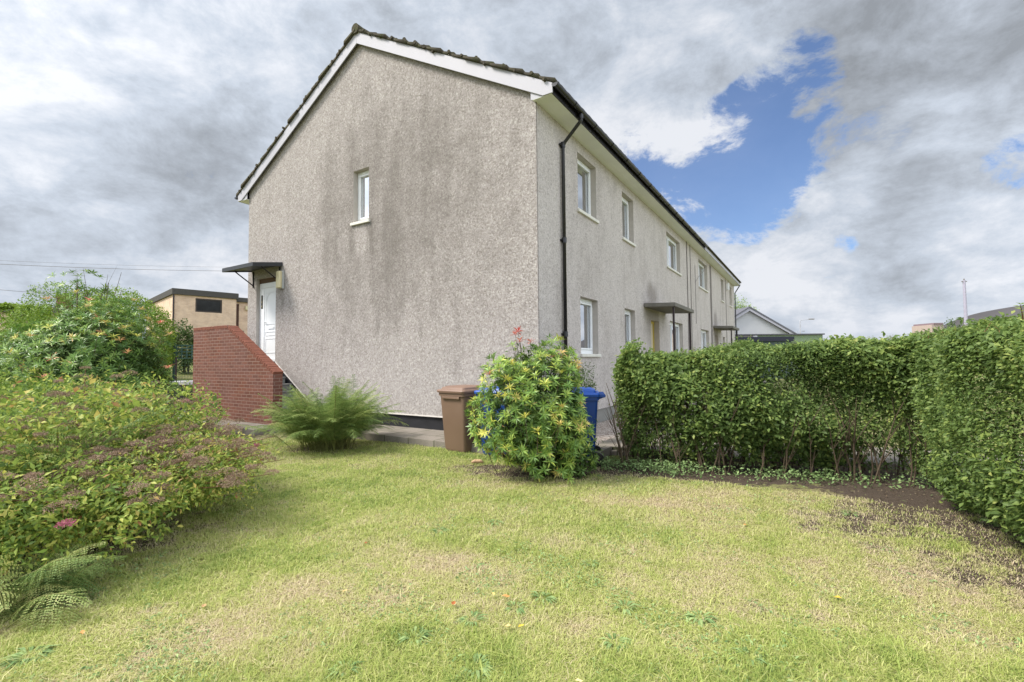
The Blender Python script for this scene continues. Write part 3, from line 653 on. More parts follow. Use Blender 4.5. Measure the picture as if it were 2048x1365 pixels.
# ------------------------------------------------------------------ wheelie bins
def wheelie(loc, rz, body_m, lid_m, label):
    """240 l bin. local +Y = front (lid lip side), wheels and handle at -Y"""
    r = empty('wheelie_bin', loc, rz, label, 'wheelie bin', 'wheelie bins standing on the lawn edge')
    import bmesh
    b = MB(); secs = [(.02, .225, .225, .22), (.06, .235, .235, .23), (.90, .275, .30, .29), (.905, .29, .325, .305), (.965, .29, .325, .305)]
    def rr(hx, yf, yb, z, k=.045, n=4):
        pts = []
        for cx, cy, a0 in ((hx-k, yf-k, 0), (-hx+k, yf-k, 90), (-hx+k, -yb+k, 180), (hx-k, -yb+k, 270)):
            for j in range(n+1):
                a = math.radians(a0+90*j/n); pts.append((cx+k*math.cos(a), cy+k*math.sin(a), z))
        return pts
    rings = [rr(hx, yf, yb, z) for z, hx, yf, yb in secs]; n = len(rings[0])
    vs = [p for g in rings for p in g]; fs = [(i*n+j, i*n+(j+1) % n, (i+1)*n+(j+1) % n, (i+1)*n+j) for i in range(len(rings)-1) for j in range(n)]
    fs += [tuple(range(n))[::-1], tuple((len(rings)-1)*n+j for j in range(n))]
    b.add(vs, fs)
    body = b.build('body', body_m, r)
    for p in body.data.polygons: p.use_smooth = len(p.vertices) == 4
    body.modifiers.new('e', 'EDGE_SPLIT').split_angle = .6
    rb = MB()
    rb.box(-.2, .300, .86, .2, .332, .90); rb.build('grip', body_m, body, bevel=.006)
    # lid: domed, lipped
    l = MB(); ls = [(.955, .305, .345, .315, .05), (.985, .312, .352, .32, .05), (1.005, .30, .34, .31, .05), (1.01, .265, .30, .27, .06), (1.04, .255, .285, .26, .06), (1.062, .20, .22, .20, .06)]
    rings = [rr(hx, yf, yb, z, k) for z, hx, yf, yb, k in ls]
    vs = [p for g in rings for p in g]; fs = [(i*n+j, i*n+(j+1) % n, (i+1)*n+(j+1) % n, (i+1)*n+j) for i in range(len(rings)-1) for j in range(n)]
    fs += [tuple((len(rings)-1)*n+j for j in range(n)), tuple(range(n))[::-1]]
    l.add(vs, fs)
    lid = l.build('lid', lid_m, r, bevel=0)
    for p in lid.data.polygons: p.use_smooth = len(p.vertices) == 4
    lid.modifiers.new('e', 'EDGE_SPLIT').split_angle = .5
    hd = MB(); hd.tube([(-.24, -.30, .93), (-.24, -.385, .965), (.24, -.385, .965), (.24, -.30, .93)], .016, 8)
    for sx in (-.24, -.08, .08, .24): hd.box(sx-.02, -.39, .945, sx+.02, -.29, .99)
    hd.build('handle', body_m, r, bevel=.004, seg=1)
    for sx in (-.275, .235):
        wh = MB(); wh.tube([(sx, -.26, .10), (sx+.045, -.26, .10)], .10, 20); wo = wh.build('wheel', M['black'], r, bevel=.008)
        MB().tube([(sx-.004, -.26, .10), (sx+.049, -.26, .10)], .045, 12).build('hub', M['metal_dark'], wo)
    MB().tube([(-.27, -.26, .10), (.27, -.26, .10)], .012, 8).build('axle', M['black'], r)
    return r
brown = plain('brown_plastic', (.19, .122, .084), .5, .35, .07, 3, bump=.15); brownlid = plain('brown_lid', (.215, .135, .098), .5, .35, .06, 3)
blue = plain('blue_plastic', (.008, .045, .21), .42, .4, .08, 3, bump=.15); bluelid = plain('blue_lid', (.012, .07, .34), .4, .4, .05, 3)
wheelie((-.80, 7.86, .0), math.radians(180-38), brown, brownlid, 'brown wheelie bin with ridged lid, leftmost of the bins by the gable')
wheelie((-.17, 7.50, .0), math.radians(180-32), blue, bluelid, 'blue wheelie bin right beside the brown bin, mostly hidden by the shrub')
wheelie((.93, 6.86, .0), math.radians(82), blue, bluelid, 'blue wheelie bin between shrub and hedge with black wheel and handle showing')

# ------------------------------------------------------------------ vegetation builders
def hedge_run(p0, p1, thick, zb, ztop0, ztop1, n, size, seed, root, m, end_caps=(1, 1), low=.35, bulge=.06, name='foliage'):
    """leafy box hedge between two front-face points; thickness goes to the left-hand normal"""
    g = np.random.default_rng(seed); p0 = np.array(p0[:2], float); p1 = np.array(p1[:2], float)
    t = p1-p0; L = np.linalg.norm(t); t /= L; nrm = np.array([-t[1], t[0]])       # into the hedge
    A = [L*1.6, L*1.6, L*thick, thick*1.7*end_caps[0], thick*1.7*end_caps[1]]
    pr_ = np.array([A[0]*1.3, A[1]*.5, A[2]*1.2, A[3], A[4]]); pr_ /= pr_.sum(); f = g.choice(5, n, p=pr_)
    u = g.random(n)*L; v = g.random(n)*thick; top = ztop0+(ztop1-ztop0)*u/L
    zz = zb+(top-zb)*g.random(n)**.85
    deepk = g.random(n) < .2; dep = np.where(deepk, g.random(n)*thick*.5, np.abs(g.normal(0, .085, n)))                    # depth below the skin
    w_ = 0
    u = np.where(f == 3, dep, np.where(f == 4, L-dep, u)); v = np.where(f == 0, dep, np.where(f == 1, thick-dep, v)); zz = np.where(f == 2, top-dep*.8, zz)
    N = np.stack([np.where(f == 3, -1., np.where(f == 4, 1., 0)), np.where(f == 0, -1., np.where(f == 1, 1., 0)), np.where(f == 2, 1., 0.)], 1)
    # uneven trimmed surface, rounded shoulders, lower skirt drawn in
    lump = bulge*(np.sin(u*2.3+seed)+np.sin(u*5.1+zz*4)*.6+np.sin(zz*6.3+u*1.7)*.6+np.sin(u*11+zz*9)*.35)
    u = u+N[:, 0]*lump; v = v+N[:, 1]*lump; zz = zz+N[:, 2]*lump*.6
    h = (zz-zb)/(top-zb); shoulder = np.clip((h-.86)/.14, 0, 1)**2*.14; tuck = np.clip((low-h)/low, 0, 1)**1.3*.30
    cv_ = (v-thick/2)/(thick/2); v = v-cv_*(shoulder+tuck); cu_ = (u-L/2)/(L/2); u = u-np.sign(cu_)*np.clip((np.abs(cu_)*L/2-(L/2-.3))/.3, 0, 1)*(shoulder+tuck)
    zz = zz-np.clip((np.abs(cv_)-.6)/.4, 0, 1)**2*.05*(f == 2)
    # holes: thin out in patches
    hole_ = np.sin(u*3.1+seed*1.3)*np.sin(zz*4.7+u)+np.sin(u*7.3-zz*5.1+seed)*.6
    keep = (g.random(n) > np.clip((hole_-.72)*1.8, 0, .85)*(f != 2)*~deepk) & (g.random(n) < np.clip(.12+.22*(1+np.sin(u*3.7+seed)+np.sin(u*8.1))+h/(low*.9*(1+1.5*np.exp(-((u-.75)/.7)**2)*(seed == 11))), 0, 1))
    u, v, zz, N, h = u[keep], v[keep], zz[keep], N[keep], h[keep]; n = len(u)
    c = np.zeros((n, 3)); c[:, :2] = p0+t*u[:, None]+nrm*v[:, None]; c[:, 2] = zz
    Nw = np.zeros((n, 3)); Nw[:, :2] = t*N[:, :1]+nrm*N[:, 1:2]; Nw[:, 2] = N[:, 2]
    c[:, 2] = np.maximum(c[:, 2]+g.normal(0, .02, n), .03)
    # leaves gather on shoots: cluster them
    ncl = max(1, n//9); idx = g.integers(0, n, ncl)[g.integers(0, ncl, n)]
    mixk = g.random(n) < .6
    cc_ = np.where(mixk[:, None], c[idx]+g.normal(0, .028, (n, 3)), c); Nn = np.where(mixk[:, None], Nw[idx], Nw)
    rn = unit(g.normal(size=(n, 3)))
    nn = unit(Nn*.6+np.array([0, 0, .75])+rn*.75); dd = unit(np.cross(nn, unit(g.normal(size=(n, 3))))+Nn*.35)
    sz = size*g.uniform(.5, 1.45, n)*(1+.25*np.sin(cc_[:, 0]*2.1+cc_[:, 2]*3))
    Vv, Qq = leaf_np(cc_, dd, nn, sz, sz*.52)
    cl_r = g.random(n)[idx]
    r_ = np.clip(.12+.5*g.random(n)**1.2+.25*cl_r*mixk+.14*np.clip(h, 0, 1), 0, 1)
    return mesh_np(name, Vv, Qq, m, root, np.repeat(r_, 5))
def stems(root, pts, hgt, seed, m, spread=.25, r0=.014, name='stems', nb=3, z0=0):
    g = random.Random(seed); b = MB()
    for (x, y) in pts:
        lean = g.uniform(-spread, spread), g.uniform(-spread, spread); k = g.uniform(.7, 1.1); r_ = r0*g.uniform(.6, 1.4)
        P0 = [(x+lean[0]*q**1.3*k+g.uniform(-.02, .02)*(q > 0), y+lean[1]*q**1.3*k+g.uniform(-.02, .02)*(q > 0), z0+hgt*k*q) for q in (0, .2, .45, .7, 1)]
        b.tube(P0, [r_, r_*.9, r_*.7, r_*.5, r_*.2], 5, False)
        for j in range(nb):
            s_ = P0[g.choice((1, 2, 3))]; a = g.uniform(0, 6.28); l = hgt*g.uniform(.15, .4)
            b.tube([s_, (s_[0]+math.cos(a)*l*.3, s_[1]+math.sin(a)*l*.3, s_[2]+l*.5), (s_[0]+math.cos(a)*l*.6, s_[1]+math.sin(a)*l*.6, s_[2]+l)], [r_*.5, r_*.35, r_*.1], 4, False)
    return b.build(name, m, root)
def ell_shell(g, n, c, r, inner=.6, lump=.12, seed=0, zmin=.05):
    """points through an uneven ellipsoid shell, with outward normals"""
    d = unit(g.normal(size=(n, 3))); k = 1-(1-inner)*g.random(n)**1.6
    k = k*(1+lump*(np.sin(d[:, 0]*5+seed)+np.sin(d[:, 1]*6+seed*2)*.7+np.sin(d[:, 2]*7+d[:, 0]*4+seed)*.7))
    p = np.array(c)+d*k[:, None]*np.array(r); keep = p[:, 2] > zmin
    return p[keep], unit(d/np.array(r))[keep], k[keep]
def bush(root, c, r, n, size, m, seed, ratio=.45, inner=.5, lump=.12, rb=0.0, name='foliage', zmin=.06, upb=.5, gaps=0):
    g = np.random.default_rng(seed); p, N, k = ell_shell(g, n, c, r, inner, lump, seed, zmin)
    if gaps:
        q = np.sin(p[:, 0]*6.1+seed)*np.sin(p[:, 2]*8.3+p[:, 1]*3)+np.sin(p[:, 1]*7.7+p[:, 0]*3.1)*np.sin(p[:, 2]*5+seed); kk = g.random(len(p)) > np.clip((q-.35)*gaps, 0, .92)*(k > .72)
        p, N, k = p[kk], N[kk], k[kk]
    n = len(p)
    ncl = max(1, n//10); idx = g.integers(0, n, ncl)[g.integers(0, ncl, n)]; mk = g.random(n) < .7
    q = np.where(mk[:, None], p[idx]+g.normal(0, size*.9, (n, 3)), p); NN = np.where(mk[:, None], N[idx], N); q[:, 2] = np.maximum(q[:, 2], zmin)
    nn = unit(NN*.5+np.array([0, 0, upb])+unit(g.normal(size=(n, 3)))*.7); dd = unit(np.cross(nn, unit(g.normal(size=(n, 3))))+NN*.5)
    sz = size*g.uniform(.6, 1.3, n); Vv, Qq = leaf_np(q, dd, nn, sz, sz*ratio)
    r_ = np.clip(.1+.55*g.random(n)+.35*g.random(n)[idx]*mk+rb, 0, 1)
    return mesh_np(name, Vv, Qq, m, root, np.repeat(r_, 5))
def rosettes(root, P_, N_, size, m, seed, hues, per=13, name='foliage'):
    g = np.random.default_rng(seed); n = len(P_)
    a = unit(N_+np.array([0, 0, .55])+g.normal(0, .25, (n, 3)))
    u = unit(np.cross(a, np.array([.3, .2, 1.]))); v = np.cross(a, u)
    C_, D_, NN, R, SZ = [], [], [], [], []
    for j in range(per):
        ph = j*2.399+g.random(n)*.5; el = .25+.75*(j/per)+g.normal(0, .12, n)      # inner leaves more upright
        rad = u*np.cos(ph)[:, None]+v*np.sin(ph)[:, None]
        d = unit(rad*np.cos(el)[:, None]+a*np.sin(el)[:, None]); nn = unit(a*np.cos(el)[:, None]-rad*np.sin(el)[:, None])
        C_.append(P_-a*(.02*(1-j/per))); D_.append(d); NN.append(nn); SZ.append(size*g.uniform(.75, 1.15, n)*(1.0 if j < per*.7 else .75))
        R.append(np.clip(hues+np.where(hues < .65, g.normal(0, .10, n), g.normal(0, .025, n)), 0, 1))
    sz = np.concatenate(SZ); Vv, Qq = leaf_np(np.concatenate(C_), np.concatenate(D_), np.concatenate(NN), sz, sz*.20, .2)
    return mesh_np(name, Vv, Qq, m, root, np.repeat(np.concatenate(R), 5))
def frond(g, base, az, length, tilt0, droop, acc, pin=22, wid=.17, lf=.36):
    """bipinnate fern frond as many little leaflets"""
    s = np.linspace(0, 1, pin+8); el = tilt0-droop*s**1.3; seg = length/len(s)
    h = np.array([math.cos(az), math.sin(az), 0]); z = np.array([0, 0, 1.])
    d = h*np.cos(el)[:, None]+z*np.sin(el)[:, None]; pts = np.array(base)+np.cumsum(d*seg, 0)
    side = np.array([-math.sin(az), math.cos(az), 0])
    acc['r'].append(np.vstack([np.array(base)[None], pts]))
    hue = g.uniform(.0, .95)
    for i in range(6, len(s)):
        q = (i-6)/(len(s)-6); w_ = wid*length*(math.sin(math.pi*min(1, .12+q*.88)**.75)**.9)*(1-.25*q)+.01
        if q > .97: w_ = .015
        for sg in (-1, 1):
            pd = unit((side*sg*.9+d[i]*.45-z*.3*g.uniform(.2, 1.8)+g.normal(0, .09, 3))[None])[0]
            k = max(3, int(w_/.016)); tt = (np.arange(k)+.5)/k
            pc = pts[i]+pd*(tt*w_)[:, None]-z*(tt**2*w_*.18)[:, None]
            ll = lf*(length*.035)*(1-tt*.75)+.004
            up_ = unit(np.cross(d[i], pd)[None])[0]; up_ = up_ if up_[2] > 0 else -up_
            for s2 in (-1, 1):
                acc['c'].append(pc); acc['d'].append(np.repeat(unit((d[i]*s2+pd*.55)[None]), k, 0)); acc['n'].append(np.repeat(up_[None], k, 0)+g.normal(0, .15, (k, 3)))
                acc['l'].append(ll*1.25); acc['h'].append(np.clip(hue+g.normal(0, .1, k), 0, 1))
def fern(loc, n, length, seed, label, cat='fern', az=(0, 6.283), tilt=(.6, 1.35), group=None, z=0.0, wid=.17, droop=(.7, 1.5), spread=.04, lf=.36):
    root = empty('fern', loc, 0, label, cat, group); g = np.random.default_rng(seed); acc = dict(c=[], d=[], n=[], l=[], h=[], r=[])
    for i in range(n):
        a = g.uniform(*az); frond(g, (math.cos(a)*.06+g.normal(0, spread), math.sin(a)*.06+g.normal(0, spread), 0), a, length*g.uniform(.7, 1.1), g.uniform(*tilt), g.uniform(*droop), acc, wid=wid, lf=lf)
    cc_ = np.concatenate(acc['c']); l = np.concatenate(acc['l'])
    Vv, Qq = leaf_np(cc_, np.concatenate(acc['d']), unit(np.concatenate(acc['n'])), l, l*.55, .1)
    mesh_np('fronds', Vv, Qq, M['fern'], root, np.repeat(np.concatenate(acc['h']), 5))
    b = MB()
    for r in acc['r']: b.tube(r[::3], [.005*(1-.8*i/len(r[::3])) for i in range(len(r[::3]))], 4, False)
    b.build('stalks', plain('fern_stalk', (.16, .17, .05), .7, .2, .1), root); return root

# hedges on the right
hr = empty('privet_hedge', (3, 6.2, 0), 0, 'long clipped privet hedge with bare woody stems, behind the lawn right of the bins', 'hedge')
def rel(o, root): o.location = -Vector(root.location); return o
rel(hedge_run((1.38, 6.45), (4.95, 5.22), .95, .10, 1.47, 1.70, 120000, .050, 11, hr, M['hedge'], (1, 0), low=.34, bulge=.10), hr)
ga = random.Random(5); sp_ = []
for i in range(34):
    u = ga.random(); v = ga.uniform(.02, .10); sp_.append((1.45+u*3.4+v*.33, 6.42-u*1.15+v*.9))
for i in range(95):
    u = ga.random()**1.25; v = ga.uniform(.12, .8); sp_.append((1.48+u*3.4+v*.33, 6.58-u*1.15+v*.9))
rel(stems(hr, sp_, 1.1, 4, M['bark'], .38, .010, nb=5), hr)
rel(stems(hr, [(1.72, 6.62), (1.85, 6.75), (2.35, 6.35), (2.45, 6.42), (3.3, 6.1), (4.0, 5.9)], 1.2, 9, M['bark'], .6, .017, nb=6), hr)
hr2 = empty('privet_hedge', (4, 4, 0), 0, 'near privet hedge at the right edge, running towards the viewer past the dark soil', 'hedge')
rel(hedge_run((4.68, 5.7), (2.96, 2.25), .95, .03, 1.70, 1.655, 110000, .042, 23, hr2, M['hedge'], (0, 1), low=.14, bulge=.075), hr2)
tp = [(4.75+.45*q-.0, 5.6-q*3.1*1.0) for q in np.linspace(0, 1, 30)]
rel(stems(hr2, [(4.75-1.5*q+ga.uniform(.25, .75), 5.6-3.1*q+ga.uniform(-.1, .1)) for q in np.linspace(0, 1, 40)], 1.2, 14, M['bark'], .15, .012), hr2)
# taller sprigs standing proud of the trimmed top
def sprigs(root, pts, m, seed, ln=.16, size=.03, name='shoots'):
    g = np.random.default_rng(seed); C_, D_, NN, SZ = [], [], [], []; b = MB()
    for p in pts:
        p = np.array(p); d = unit((np.array([g.normal(0, .3), g.normal(0, .3), 1.]))[None])[0]; l = ln*g.uniform(.5, 1.3)
        b.tube([p, p+d*l*.5, p+d*l+np.array([g.normal(0, .01), 0, 0])], [.003, .0025, .001], 4, False)
        for q in np.linspace(.2, 1, 6):
            for s_ in (-1, 1):
                a = q*5+s_*1.57+g.uniform(-.3, .3); rd = np.array([math.cos(a), math.sin(a), .5]); C_.append(p+d*l*q); D_.append(rd); NN.append(unit((d*1.0-rd*.3+g.normal(0, .2, 3))[None])[0]); SZ.append(size*g.uniform(.6, 1.1))
    SZ = np.array(SZ); Vv, Qq = leaf_np(np.array(C_), np.array(D_), np.array(NN), SZ, SZ*.45)
    o1 = mesh_np(name, Vv, Qq, m, root, np.repeat(g.uniform(.4, .95, len(SZ)), 5)); o2 = b.build('twigs', M['bark_red'], root); return o1, o2
L1 = []
for i in range(150):
    q = ga.random(); v = ga.uniform(.05, .8); L1.append((1.45+q*3.5+v*.32, 6.6-q*1.18+v*.93, 1.44+q*.2))
for o in sprigs(hr, L1, M['hedge'], 3, .10, .03): rel(o, hr)
L1 = [(4.7-1.65*(q := ga.random())+ga.uniform(.05, .6), 5.7-3.3*q-ga.uniform(0, .2), 1.67-.04*q) for i in range(120)]
for o in sprigs(hr2, L1, M['hedge'], 5, .09, .028): rel(o, hr2)
sgp = at(2046, 640, 2.45)
for o in sprigs(hr2, [tuple(sgp)], M['hedge'], 8, .12, .04): rel(o, hr2)

# centre pieris
def pieris(loc, r, zc, nro, size, seed, label, tips, per=13, frac=(.12, .05, .02), inner=.55, hr=(.2, .64)):
    root = empty('pieris_shrub', loc, 0, label, 'shrub'); g = np.random.default_rng(seed)
    p, N, k = ell_shell(g, nro, (0, 0, zc), r, inner, .12, seed, .08)
    out = k > .82; u = g.random(len(p)); h = g.uniform(*hr, len(p))
    h = np.where(out & (u < frac[0]), g.uniform(.72, .84, len(p)), h); h = np.where(out & (u < frac[1]), g.uniform(.84, .90, len(p)), h); h = np.where(out & (u < frac[2]), g.uniform(.9, .95, len(p)), h)
    h = np.where(out & (h < .6), h+.1, h)
    if len(tips):
        tp_ = np.array([t[:3] for t in tips]); p = np.vstack([p, tp_]); N = np.vstack([N, np.tile([0, 0, 1.], (len(tp_), 1))]); h = np.concatenate([h, [t[3] for t in tips]])
    rosettes(root, p, N, size, M['pieris'], seed, h, per)
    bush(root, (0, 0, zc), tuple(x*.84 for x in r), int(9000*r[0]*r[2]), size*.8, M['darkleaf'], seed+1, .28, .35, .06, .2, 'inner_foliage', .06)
    b = MB(); gg = random.Random(seed)
    for i in range(0, len(p), max(1, len(p)//60)):
        q = p[i]; b.tube([(gg.uniform(-.1, .1), gg.uniform(-.1, .1), 0), (q[0]*.35, q[1]*.35, q[2]*.45), (q[0]*.75, q[1]*.75, q[2]*.8), tuple(q)], [.012, .008, .005, .003], 5, False)
    for t in tips: b.tube([(t[0]*.8, t[1]*.8, t[2]-.3), (t[0], t[1], t[2])], [.004, .002], 4, False)
    b.build('stems', M['bark'], root); return root
R_ = Vector((.29, 6.12, 0))
def off(px, py, Y, hue): q = at(px, py, Y)-R_; return (q.x, q.y, q.z, hue)
tips = [off(1030, 668, 6.1, 1.0), (off(1036, 663, 6.1, 1.0)), off(1040, 682, 6.05, .97), off(1061, 684, 6.1, .98), off(1030, 700, 6.1, .55), off(1035, 715, 6.05, .6), off(1048, 700, 6.1, .5), off(1025, 690, 6.1, .5), off(1070, 715, 6.0, .6), off(1085, 705, 6.1, .55), off(1105, 725, 6.05, .5), off(1060, 725, 5.95, .74), off(1130, 730, 6.0, .6), off(1115, 735, 5.9, .55), off(1010, 735, 5.9, .55), off(1145, 745, 6.0, .5), off(1000, 750, 5.8, .6), off(1022, 745, 5.7, .6), off(1112, 713, 6.0, .98), off(1103, 707, 6.02, .99), off(1042, 712, 6.0, .5), off(1098, 704, 6.0, .97), off(1108, 712, 6.0, .97), off(1118, 720, 6.0, .95), off(1090, 716, 6.0, .4),
        off(1024, 724, 5.9, .83), off(978, 748, 5.75, .95), off(1052, 742, 5.6, .80), off(1025, 728, 5.7, .79), off(1013, 758, 5.5, .81), off(1122, 745, 5.6, .79), off(1140, 733, 5.8, .84), off(1010, 792, 5.4, .8), off(1124, 815, 5.4, .86), off(1050, 833, 5.35, .82), off(1075, 862, 5.35, .8), off(1120, 847, 5.35, .85), off(948, 800, 5.8, .79), off(950, 845, 5.8, .78), off(958, 870, 5.7, .78), off(975, 905, 5.7, .78), off(1012, 895, 5.4, .77), off(1180, 870, 5.7, .7)]
pieris(R_, (.74, .70, .86), .82, 1150, .095, 31, 'pieris shrub with yellow and red leaf rosettes, in front of the blue bins', tips, 13, (.12, .03, .003))
pieris(R_+Vector((.50, -.12, 0)), (.28, .26, .26), .26, 60, .095, 77, 'low green pieris seedling clump at the right foot of the big pieris', [], 12, (.02, 0, 0))
# feathery shrub by the downpipe
b_ = empty('small_shrub', (1.08, 7.55, 0), 0, 'small fine leaved green shrub against the wall behind the right blue bin', 'shrub')
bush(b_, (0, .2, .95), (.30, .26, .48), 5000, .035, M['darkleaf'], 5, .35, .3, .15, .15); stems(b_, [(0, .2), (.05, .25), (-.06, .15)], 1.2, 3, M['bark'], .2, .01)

# ferns
fern((-3.15, 8.1, .0), 300, 1.22, 41, 'large bushy green fern on the lawn in front of the gable wall', tilt=(.9, 1.52), wid=.20, droop=(.4, 1.7), spread=.16)
fern((-3.12, 2.86, .0), 34, .56, 43, 'arching fern at the lower left corner under the spiraea bush', az=(-2.2, 1.7), tilt=(.7, 1.4), wid=.26, droop=(1.0, 2.2), spread=.10, lf=.6)
fern((-4.0, 4.15, .25), 16, 1.1, 44, 'pale fern poking through the spiraea at the left edge', az=(-2.2, .4), tilt=(.8, 1.35))

# left spiraea
sp0 = Vector((-4.25, 4.7, 0)); spr = empty('spiraea_bush', sp0, 0, 'wide spiraea bush with yellow green leaves and brown dried flower heads, left foreground', 'bush')
lobes = [((-.35, .2, .55), (1.55, 1.4, .58), 32000, .054, .05), ((1.10, -.40, .42), (.85, .72, .30), 11000, .042, .12), ((.0, -1.1, .46), (1.1, .8, .44), 15000, .050, .04), ((1.05, -1.3, .40), (.62, .5, .32), 7000, .048, .10), ((.70, .15, .50), (.78, .8, .30), 9000, .042, .14), ((-1.2, 1.2, .75), (1.3, 1.1, .62), 9000, .055, 0.0)]
for i, (c, r, n, sz, rb) in enumerate(lobes):
    bush(spr, c, r, int(n*1.15), sz, M['spirea'], 50+i, .42, .45, .16, rb-.1, zmin=.2, gaps=2.8)
g = np.random.default_rng(8); bm_ = MB()
heads = []
for i in range(380):
    c, r, *_ = lobes[g.choice(len(lobes), p=[.36, .20, .16, .05, .18, .05])]; d = unit(g.normal(size=(1, 3)))[0]; d[2] = abs(d[2])*.9+.1; d[1] -= .2; d = d/np.linalg.norm(d)
    q = np.array(c)+d*np.array(r)*g.uniform(1.02, 1.16); heads.append(q)
    o_ = np.array([g.uniform(-.5, .5), g.uniform(-.4, .4), 0])
    if i % 2 == 0: bm_.tube([o_, (o_+q)*.5+np.array([0, 0, .1]), q*.85+np.array([0, 0, .02]), q], [.009, .006, .004, .002], 4, False)
for i in range(26):
    a = g.uniform(-1.3, .5); l = g.uniform(1.0, 2.1); z_ = g.uniform(.35, .75)
    bm_.tube([(g.uniform(-.3, .5), g.uniform(-.6, .2), 0), (math.cos(a)*l*.4, math.sin(a)*l*.4, z_*.5), (math.cos(a)*l*.75, math.sin(a)*l*.6, z_*.85), (math.cos(a)*l, math.sin(a)*l*.7, z_)], [.012, .009, .006, .002], 5, False)
bm_.build('branches', M['bark_red'], spr)
heads = np.array(heads); nh = 210; idx = np.repeat(np.arange(len(heads)), nh); rad = np.repeat(g.uniform(.04, .105, len(heads)), nh)
rr_ = np.sqrt(g.random(len(idx)))*rad; ph = g.random(len(idx))*6.283
c = heads[idx]+np.stack([np.cos(ph)*rr_, np.sin(ph)*rr_, (.03-rr_**2*5)+g.normal(0, .007, len(idx))], 1)
Vv, Qq = leaf_np(c, unit(g.normal(size=(len(c), 3))+np.array([0, 0, .6])), rdir(len(c)), .012, .008)
hv = np.clip(g.random(len(heads))*.5+.2, 0, .9); hv = np.where((g.random(len(heads)) < .01) & (rad[::nh] < .06), 1.0, hv)
mesh_np('flower_heads', Vv, Qq, M['spray'], spr, np.repeat(np.clip(hv[idx]+g.normal(0, .12, len(idx))*(hv[idx] < .95), 0, 1), 5))
# broad leaved bindweed-like growth in front of it
bush(spr, (-.5, .2, 1.02), (1.2, 1.1, .16), 700, .085, M['spirea'], 66, .55, .6, .1, .12, 'broad_leaves')

# left pieris and neighbours
pl0 = Vector((-8.05, 8.9, 0)); 
def offl(px, py, Y, hue): q = at(px, py, Y)-pl0; return (q.x, q.y, q.z, hue)
tl = [offl(178, 600, 8.4, .97), offl(95, 598, 8.2, .92), offl(322, 645, 8.4, .96), offl(185, 625, 8, .74), offl(195, 670, 7.8, .82), offl(240, 680, 7.8, .9), offl(340, 668, 8.3, .88), offl(250, 655, 8, .85), offl(150, 585, 8.6, .84), offl(255, 705, 7.7, .92), offl(337, 735, 7.9, .93), offl(60, 672, 7.8, .9), offl(120, 760, 7.5, .95), offl(85, 755, 7.5, .93), offl(275, 672, 8, .78), offl(210, 645, 8, .85), offl(20, 705, 7.6, .82)]
pieris(pl0, (1.6, 1.15, 1.2), 1.30, 2600, .115, 88, 'large pieris shrub with orange and pink leaf tips left of the brick parapet', tl, 12, (.10, .045, .010), .6, (.02, .5))
# tall crown of it against the sky
cr_ = empty('pieris_shrub', (-8.5, 9.5, .2), 0, 'tall dark pieris behind, with thin leafy shoots rising against the sky at left', 'shrub')
g = np.random.default_rng(12)
P1, N1, k1 = ell_shell(g, 520, (0, 0, 1.7), (.85, .7, 1.35), .4, .14, 3, .3)
rosettes(cr_, P1, N1, .12, M['pieris'], 13, g.uniform(.05, .62, len(P1)), 12)
stems(cr_, [(g.normal(0, .15), g.normal(0, .15)) for _ in range(16)], 2.9, 5, M['bark'], .45, .018)
# feathery plant far left
fp = empty('conifer_shrub', (-6.6, 6.2, 0), 0, 'soft feathery yellow green conifer at the left edge', 'shrub')
bush(fp, (0, 0, .85), (.62, .55, .72), 12000, .045, M['bright'], 21, .18, .3, .12, -.05, upb=.8); stems(fp, [(0, 0)], 1.2, 2, M['bark'], .1, .03)
# mid shrub fill between spiraea and pieris
ms = empty('leafy_shrub', (-6.5, 7.1, 0), 0, 'mid green leafy shrub between the spiraea and the large pieris', 'shrub')
bush(ms, (0, 0, .55), (1.3, .9, .55), 11000, .075, M['darkleaf'], 22, .5, .4, .14, .25); stems(ms, [(g.uniform(-1, 1), g.uniform(-.5, .5)) for _ in range(18)], .9, 6, M['bark'], .3, .012)
# bright round topped hedge in the back
bh = empty('round_hedge', (-13.6, 16.6, 0), 0, 'rounded bright yellow green hedge behind the pieris, beside the brick outbuilding', 'hedge')
gh = float(ground_h(np.array(-13.2), np.array(16.6)))
bush(bh, (0, 0, gh+1.5), (1.5, 1.5, 1.75), 30000, .075, M['bright'], 33, .5, .7, .05, -.02, zmin=gh); bush(bh, (-2.2, .4, gh+1.65), (2.0, 1.5, 1.95), 22000, .08, M['bright'], 34, .5, .7, .06, -.15, zmin=gh)
stems(bh, [(0, 0), (-2, .4), (-1, .2)], 2.4, 7, M['bark'], .4, .05, z0=gh)
def simple_bush(name, px, pyt, pyb, wpx, Y, n, size, m, label, cat, seed, rb=0.0):
    t_ = at(px, pyt, Y); b0 = at(px, pyb, Y); gz = min(b0.z, float(ground_h(np.array(t_.x), np.array(t_.y))))
    rx = wpx/2/F*Y; e = empty(name, (t_.x, t_.y, gz), 0, label, cat); h = t_.z-gz
    bush(e, (0, 0, h*.52), (rx, rx*.8, h*.48), n, size, m, seed, .5, .5, .12, rb, zmin=.0); stems(e, [(0, 0), (rx*.2, 0), (-rx*.2, .1)], h*.7, seed, M['bark'], rx*.5, .03); return e
simple_bush('clipped_shrub', 372, 648, 705, 62, 19.5, 5000, .09, M['darkleaf'], 'dark clipped shrub below the beige brick outbuilding', 'shrub', 41, .2)
fh = empty('boundary_hedge', at(30, 640, 17), 0, 'low boundary hedge with bright trimmed top at the far left edge', 'hedge')
q0, q1 = at(-60, 609, 17), at(110, 613, 19)
rel(hedge_run((q0.x, q0.y), (q1.x, q1.y), 1.0, .4, q0.z, q1.z, 22000, .08, 6, fh, M['bright'], (1, 1)), fh)
